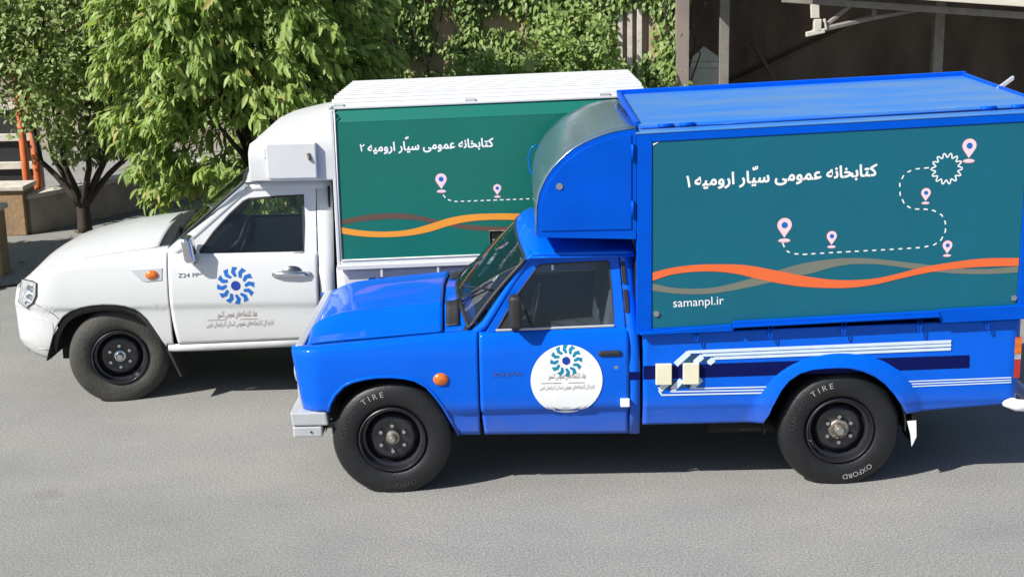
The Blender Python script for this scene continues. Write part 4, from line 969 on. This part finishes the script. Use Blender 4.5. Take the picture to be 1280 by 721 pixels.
# bow the front edge forward
hr = [[(x-.05*(1-abs(2*j/40-1)**2)*max(0, (-.45-x)/.33), y, z) for j, (x, y, z) in enumerate(r)] for r in hr]
MB().grid(hr).build('hood', white, Q, smooth=True, solid=.008)
nz = []
for z in lin(.38, .905, 10):
    y0 = ysW(-.78, z); nz.append([(frontx(-.78, z)-.05*(1-abs(2*t-1)**2), y0+(WW-2*y0)*t, z) for t in lin(0, 1, 21)])
fb = MB().grid(nz).build('front_bumper', white, Q, smooth=True, solid=.01)
gm = MB().grid([[(frontx(-.78, z)-.062*(1-abs(2*t-1)**2)-.004, .45+(WW-.9)*t, z) for t in lin(0, 1, 11)] for z in lin(.66, .86, 6)])
gm.build('grille', dark, Q, solid=.01)
MB().sheet([(-.60, .66), (-.46, .655), (-.43, .61), (-.52, .47), (-.62, .47)], lambda x, z: ysW(x, z)-.003).build('bumper_recess', white, fb)
# cowl and windscreen
def swx(y, t):
    d = (y-WW/2)/.76; b = .42+.03*(1-d*d); u = 1.02-.04*(1-d*d); return b+(u-b)*t
def swz(y, t):
    d = (y-WW/2)/.76; b = 1.165+.12*(1-d*d); u = 1.665+.05*(1-d*d); return b+(u-b)*t+.02*math.sin(math.pi*t)
YW2 = lin(.10, WW-.10, 31)
MB().grid([[(swx(y, 0)-.14+.16*t, y, swz(y, 0)-.006+.006*t) for y in YW2] for t in lin(0, 1, 5)]).build('cowl', dark, Q, smooth=True, solid=.008)
ws = MB().grid([[(swx(y, t), y, swz(y, t)) for y in YW2] for t in lin(0, 1, 12)]).build('windscreen', glass2, Q, smooth=True)
ed = [(swx(y, 0), y, swz(y, 0)) for y in YW2]+[(swx(y, 1), y, swz(y, 1)) for y in YW2[::-1]]
MB().tube(ed, .014, 6, closed=True).build('windscreen_seal', dark, ws)
for y0 in (.5, 1.1): MB().tube([(swx(y0, 0)-.02, y0, swz(y0, 0)+.01), (swx(y0-.3, .1)-.015, y0-.35, swz(y0-.3, .1)+.01)], .009, 6).build('wiper', dark, Q)
YR2 = lin(.125, WW-.125, 31)
MB().grid([[(swx(y, 1)+(1.665-swx(y, 1))*t, y, 1.655+.06*(1-(abs(y-WW/2)/.75)**2.4)+.02*math.sin(math.pi*min(1, t*2)*.5)) for y in YR2] for t in lin(0, 1, 9)]).build('cab_roof', white, Q, smooth=True, solid=.01)
for k in (0, 1):
    F = (lambda q: q) if k == 0 else (lambda q: flip(q, WW))
    ap = MB().grid([[(x0+(x1-x0)*t, ysW(1, z)+.045*(1-t)**1.5*(1 if z > 1.17 else .3), z) for t in (0, .25, .5, 1)] for z, x0, x1 in [(1.13, .40, .50), (1.17, .42, .535), (1.25, .52, .625), (1.35, .64, .745), (1.45, .76, .865), (1.55, .88, .985), (1.63, .99, 1.10), (1.655, 1.03, 1.16)]])
    F(ap).build('windscreen_pillar', white, Q, smooth=True, solid=.012)
    rl = MB().grid([[(x, ysW(1, 1.60)-.002, 1.60), (x, ysW(1, 1.625), 1.625), (x, ysW(1, 1.645)+.01, 1.650), (x, ysW(1, 1.66)+.04, 1.664)] for x in lin(1.02, 1.665, 8)])
    F(rl).build('roof_rail', white, Q, smooth=True, solid=.01)
    XD2 = lin(.434, 1.552, 40)
    dm = curtain(XD2, lambda x: interp(x, [(.43, .458), (1.56, .484)]), lambda x: interp(x, [(.43, 1.152), (.75, 1.128), (1.56, 1.128)]), ysW, lin(0, 1, 32), [(.01, .006), (.03, .008)])
    dm.v = [(x+(.030*max(0, (.72-z)/.26)**1.6)*(1-(x-.434)/1.118), y, z) for x, y, z in dm.v]
    door = F(dm).build('door', white, Q, smooth=True, solid=.012)
    O = [(.47, 1.14), (.52, 1.175), (.68, 1.33), (.86, 1.50), (.975, 1.597), (1.02, 1.612), (1.25, 1.618), (1.548, 1.622), (1.545, 1.38), (1.545, 1.125)]
    I = [(.66, 1.118), (.675, 1.165), (.78, 1.30), (.90, 1.425), (1.005, 1.515), (1.045, 1.533), (1.25, 1.545), (1.452, 1.554), (1.452, 1.34), (1.446, 1.133)]
    fr = MB(); n = len(O); yo = lambda x, z: ysW(1, z)+.004
    V = [(x, yo(x, z), z) for x, z in O]+[(x, yo(x, z)+.002, z) for x, z in I]+[(x, yo(x, z)+.03, z) for x, z in I]
    fr.add(V, [(i, i+1, n+i+1, n+i) for i in range(n-1)]+[(n+i, n+i+1, 2*n+i+1, 2*n+i) for i in range(n-1)])
    F(fr).build('window_frame', white, door, solid=.006)
    F(MB().tube([(x, yo(x, z)+.003, z) for x, z in I], .010, 6, closed=True)).build('window_seal', dark, door)
    F(MB().tube([(.655, yo(1, 1.118)-.002, 1.116), (1.45, yo(1, 1.13)-.002, 1.128)], .009, 6)).build('window_trim', silver, door)
    F(MB().sheet(I, lambda x, z: ysW(1, z)+.02)).build('window_glass', glass3, door)
    yh = ysW(1, .99)
    hb = MB().lathe([(.085, .004), (.08, -.006), (.0001, -.008)], (0, 0, 0), 32); hb.v = [(1.36+x, yh+y, .99+z*.66) for x, y, z in hb.v]
    hn = F(hb).build('handle_cup', darkchrome, door, smooth=True)
    F(MB().tube([(1.215, yh-.012, .985), (1.26, yh-.03, .99), (1.36, yh-.036, .992), (1.45, yh-.03, .99), (1.492, yh-.012, .987)], [.016, .02, .021, .02, .016], 10)).build('door_handle', chrome, door, smooth=True)
    # crease along the door
    F(MB().tube([(x, ysW(1, interp(x, [(.43, .728), (1.55, .762)]))+.002, interp(x, [(.43, .728), (1.55, .762)])) for x in lin(.44, 1.55, 6)], .006, 6)).build('door_crease', white, door, smooth=True)
    mr = MB().box(-.055, .05, -.065, .06, -.11, .11, lambda x, y, z: (x*(1-.2*abs(z)/.11)-.012*(1 if z > 0 else -1), y, z*(1 if y > 0 else .85)))
    mr.v = [(x+.615, y-.055, z+1.195) for x, y, z in mr.v]
    mo = F(mr).build('side_mirror', chrome, door, bevel=.03)
    for md in mo.modifiers: md.segments = 4
    F(MB().tube([(.64, -.04, 1.10), (.63, .02, 1.12), (.62, .06, 1.14)], .022, 8)).build('mirror_base', dark, door, bevel=.008)
    if k == 0:
        yt = lambda x, z: ysW(1, z)-.0085
        emblem(door, .934, .908, .142, yt, blueem, inkblue)
        lettering('lettering', persian('نهاد کتابخانه|های عمومی کشور'), .775, 1.075, .665, .668, brown, door, yt, -.004, shear=.12, height=.066)
        lettering('lettering', persian('اداره کل کتابخانه|های عمومی استان آذربایجان غربی'), .690, 1.195, .592, .598, brown, door, yt, -.006, shear=.12, height=.056)
        MB().sheet([(.70, .640), (.84, .641), (.84, .644), (.70, .643)], yt).sheet([(.95, .643), (1.08, .644), (1.08, .647), (.95, .646)], yt).build('underline', brown, door)
        lettering('lettering', 'Z24 PP*', .508, .690, .976, .978, grey, door, yt, .012, height=.045)
    pl = MB().grid([[(x0+(1.672-.0*z-x0)*t-(.0), ysW(1, z)+.004, z) for t in (0, .5, 1)] for z, x0 in [(.49, 1.560), (.75, 1.560), (1.0, 1.560), (1.15, 1.556), (1.4, 1.554), (1.625, 1.553)]])
    F(pl).build('rear_pillar', white, Q, smooth=True, solid=.01)
    sl = MB().grid([[(x, y, z0+dz) for y, dz in ((.02, 0), (.006, -.02), (.010, -.045), (.03, -.06))] for x, z0 in [(.385, .452), (.7, .458), (1.2, .472), (1.68, .486)]])
    F(sl).build('sill', white, Q, smooth=True, solid=.008)
MB().box(-.4, 3.9, .35, WW-.35, .36, .52).box(.45, 1.66, .10, WW-.10, .40, .46).box(1.64, 1.655, .10, WW-.10, .42, 1.62).box(.36, .42, .12, WW-.12, .45, 1.12).build('chassis', under, Q)
MB().prism([(.42, .92), (.78, .92), (.82, 1.10), (.72, 1.17), (.42, 1.16)], .13, WW-.13).build('dashboard', dark, Q, bevel=.02)
sw = MB().tube([(.92+.06*math.cos(R(a)), .47+.19*math.sin(R(a)), 1.18+.16*math.cos(R(a))) for a in range(0, 360, 15)], .013, 6, closed=True)
sw.tube([(.80, .47, 1.07), (.92, .47, 1.18)], .022, 8).tube([(.92, .31, 1.18), (.92, .63, 1.18)], .014, 6).build('steering_wheel', dark, Q, smooth=True)
for y0, y1 in ((.18, .76), (.92, WW-.18)):
    MB().box(1.02, 1.5, y0, y1, .68, .84).box(1.42, 1.56, y0, y1, .84, 1.30).box(1.46, 1.57, y0+.14, y1-.14, 1.31, 1.46).build('seat', seatm, Q, bevel=.04)
# bed
bd_ = curtain(lin(1.69, 4.55, 40), lambda x: .47 if not 2.62 < x < 3.52 else .47+.33*max(0, 1-((x-3.07)/.45)**2)**.5, lambda x: 1.02, lambda x, z: sinterp(z, [(.45, .03), (.6, .0), (.95, -.006), (1.1, .0)]), lin(0, 1, 14))
for k in (0, 1):
    F = (lambda q: q) if k == 0 else (lambda q: flip(q, WW))
    bs = F(bd_).build('bed_side', white, Q, smooth=True, solid=.01)
    if k == 0:
        dq = MB()
        for i in range(4): dq.sheet([(1.90+.075*i, .905), (1.95+.075*i, .905), (1.985+.075*i, .945), (1.935+.075*i, .945)], -.012)
        dq.sheet([(2.2, .925), (2.75, .935), (2.75, .945), (2.2, .94)], -.012)
        dq.build('stripe_decal', blueem, bs)
    F(MB().box(4.50, 4.56, -.012, .08, .70, .98)).build('tail_light', redl, Q, bevel=.01)
MB().box(1.69, 4.55, .02, WW-.02, .50, .54).box(1.69, 1.71, .02, WW-.02, .50, 1.0).box(4.53, 4.55, .02, WW-.02, .50, 1.02).build('bed_floor', white, Q)
# library box
sw_ = lambda x: .020*(x-1.72)
def Pw(x, y, z): return (x, y, z+sw_(x))
x0, x1, zb, zt, yn, yf = 1.700, 3.985, 1.035, 2.195, -.032, 1.70
bx = MB().box(x0+.02, x1-.004, yn+.016, yf-.016, zb+.02, zt-.095, Pw).build('cargo_box', whitebox, Q)
for k in (0, 1):
    F = (lambda q: q) if k == 0 else (lambda q: flip(q, WW-.032+.0))
    fm = MB()
    leanw = lambda x, y, z: (x+.0*(z-1), y, z+sw_(x))
    fm.box(x0, x0+.026, yn+.002, yn+.03, zb, zt, Pw).box(x0+.026, x1, yn+.002, yn+.03, zb, zb+.044, Pw).box(x1-.03, x1, yn+.002, yn+.03, zb+.044, zt, Pw)
    F(fm).build('box_frame', whitebox, bx, bevel=.006)
    lp = MB().box(x0, x1, -.060, -.03, zb-.006, zb+.016, Pw).box(x0, x1, -.066, -.058, zb-.018, zb+.016, Pw)
    F(lp).build('box_lip', whitebox, bx, bevel=.004)
    hk = MB()
    for x in (2.03, 2.45, 2.87, 3.3, 3.7): hk.box(x-.008, x+.010, -.058, -.045, zb-.085, zb-.016, Pw)
    F(hk).build('hook', whitebox, bx, bevel=.003)
    tr = MB().tube([Pw(x0+.036, yn-.002, zt-.02), Pw(x0+.036, yn-.002, zb+.050)], .006, 6).tube([Pw(x0+.036, yn-.002, zb+.050), Pw(x1-.04, yn-.002, zb+.050)], .006, 6)
    F(tr).build('trim_strip', white, bx, smooth=True)
    bd = F(MB().box(x0+.03, x1-.035, yn+.004, yn+.016, zb+.048, zt-.092, Pw)).build('banner_board', greenB, Q)
    # the board folds back under the roof
    F(MB().grid([[Pw(x, yn+.004, zt-.092), Pw(x, yn+.072, zt+.004), Pw(x, yn+.080, zt+.004)] for x in (x0+.03, x1-.035)])).build('folded_edge', greenB, bd, solid=.004)
    if k == 0:
        y = yn+.0025
        ribbon([(1.735, 1.385), (1.80, 1.400), (1.95, 1.424), (2.134, 1.432), (2.28, 1.418), (2.415, 1.385), (2.56, 1.350), (2.768, 1.325), (3.0, 1.312), (3.3, 1.33), (3.6, 1.39), (3.94, 1.42)],
               [(1.735, 1.350), (1.80, 1.362), (1.95, 1.382), (2.133, 1.388), (2.28, 1.380), (2.415, 1.352), (2.56, 1.318), (2.768, 1.288), (3.0, 1.278), (3.3, 1.29), (3.6, 1.35), (3.94, 1.38)], y).build('wave_stripe', decbr, bd)
        ribbon([(1.735, 1.340), (1.781, 1.326), (1.92, 1.304), (2.081, 1.295), (2.25, 1.307), (2.40, 1.345), (2.535, 1.385), (2.68, 1.408), (2.847, 1.414), (3.094, 1.405), (3.35, 1.36), (3.6, 1.33), (3.94, 1.33)],
               [(1.735, 1.292), (1.781, 1.280), (1.92, 1.260), (2.080, 1.253), (2.25, 1.262), (2.40, 1.288), (2.532, 1.327), (2.68, 1.357), (2.846, 1.367), (3.094, 1.356), (3.35, 1.31), (3.6, 1.28), (3.94, 1.28)], y-.001).build('wave_stripe', decyl, bd)
        dashed([(2.504, 1.560), (2.52, 1.538), (2.55, 1.519), (2.597, 1.509), (2.75, 1.511), (3.097, 1.517), (3.8, 1.53)], .008, .030, .018, y).build('route_line', decw, bd, fix=False)
        for x, z, h in ((2.493, 1.588, .135), (2.903, 1.539, .095), (3.45, 1.56, .095)): pin(bd, x, z, h, y)
        lettering('lettering', persian('کتابخانه عمومی سیار ارومیه'), 1.965, 2.885, 1.889, 1.908, decw, bd, y, .032, height=.088)
        lettering('lettering', '۲', 1.910, 1.946, 1.893, 1.894, decw, bd, y, .02, height=.075)
        lettering('lettering', '\u0651', 2.243, 2.270, 1.915, 1.916, decw, bd, y, .016, height=.10)
        vb = MB().box(2.838, 3.05, yn+.0015, yn+.0035, 1.125, 1.285).build('recessed_latch', gap, bd)
        MB().tube([(2.838, yn-.002, 1.125), (2.838, yn-.002, 1.285), (3.05, yn-.002, 1.285), (3.05, yn-.002, 1.125)], .006, 6, closed=True).tube([(2.86, yn-.006, 1.215), (3.0, yn-.012, 1.205)], .010, 8).tube([(2.87, yn-.004, 1.16), (2.93, yn-.012, 1.15)], .012, 8).build('latch_handle', steel, vb)
rr = MB(); n = 22
rows = [[Pw(x, yn+.055+(yf-yn-.075)*i/(n*4), zt+.012+.035*min(1, i/20)+(.020 if i % 8 in (2, 3, 4) else 0)) for x in (x0-.008, x0+.02, x1-.02, x1+.01)] for i in range(n*4+1)]
rr.grid(rows).build('box_roof', white, bx, solid=.006)
MB().box(x0-.012, x1+.012, yn+.050, yn+.075, zt+.0, zt+.018, Pw).box(x0-.012, x1+.012, yf-.03, yf, zt+.02, zt+.062, Pw).box(x0-.014, x0+.012, yn+.03, yf-.03, zt+.010, zt+.030, Pw).build('roof_rim', white, bx, bevel=.004)
hg = MB()
for x in (1.76, 2.72, 3.7): hg.box(x-.04, x+.04, yn+.055, yn+.095, zt+.016, zt+.036, Pw)
hg.build('roof_hinge', silver, bx, bevel=.004)
# over-cab pod
pod = []
for x, h, ys in ((1.083, .0, .03), (1.086, .03, .0), (1.10, .06, -.018), (1.19, .16, -.024), (1.30, .22, -.026), (1.45, .265, -.028), (1.60, .30, -.030), (1.705, .33, -.030)):
    zl = 1.685; zs = 1.925+.20*(x-1.083)*.55; zc = 1.925+h*.80
    zs = min(zs+.02, zc) if x > 1.09 else 1.91; zc = max(zc, zs+.01)
    half = [(x, ys+.01, zl), (x, ys, zl+.01), (x, ys, (zl+zs)/2), (x, ys, zs-.03), (x, ys+.010, zs-.008), (x, ys+.035, zs+.012), (x, .22, zs+(zc-zs)*.45), (x, .50, zs+(zc-zs)*.85), (x, WW/2, zc)]
    pod.append(half+[(a, WW-b, c) for a, b, c in half[-2::-1]])
pm = MB().grid(pod); pm.add(pod[0], [tuple(range(len(pod[0])))]).add([p[0] for p in pod]+[p[-1] for p in pod[::-1]], [tuple(range(16))])
pp = pm.build('overcab_locker', whitebox, Q, angle=40)
for k in (0, 1):
    F = (lambda q: q) if k == 0 else (lambda q: flip(q, WW))
    F(MB().box(1.228, 1.594, -.075, -.028, 1.708, 1.970)).build('locker_door', whitebox, pp, bevel=.010)
    F(MB().tube([(1.535, -.080, 1.895), (1.545, -.086, 1.86), (1.55, -.082, 1.845)], .012, 8)).build('locker_latch', steel, pp)
    F(MB().box(1.205, 1.222, -.040, -.026, 1.86, 1.93)).build('locker_hinge', whitebox, pp, bevel=.003)
wheel(Q, 0, .05, .372, rubberd, 'cap', R(13), False, .35, name='wheel')
wheel(Q, 3.07, .02, .372, rubberd, 'cap', 0, False, .35)
wheel(Q, 0, WW-.05, .372, rubberd, 'cap', R(13), True)
wheel(Q, 3.07, WW-.02, .372, rubberd, 'cap', 0, True)
ax = MB()
for x in (0, 3.07): ax.tube([(x, .25, .35), (x, WW-.25, .35)], .05, 10)
ax.build('axle', under, Q, smooth=True)
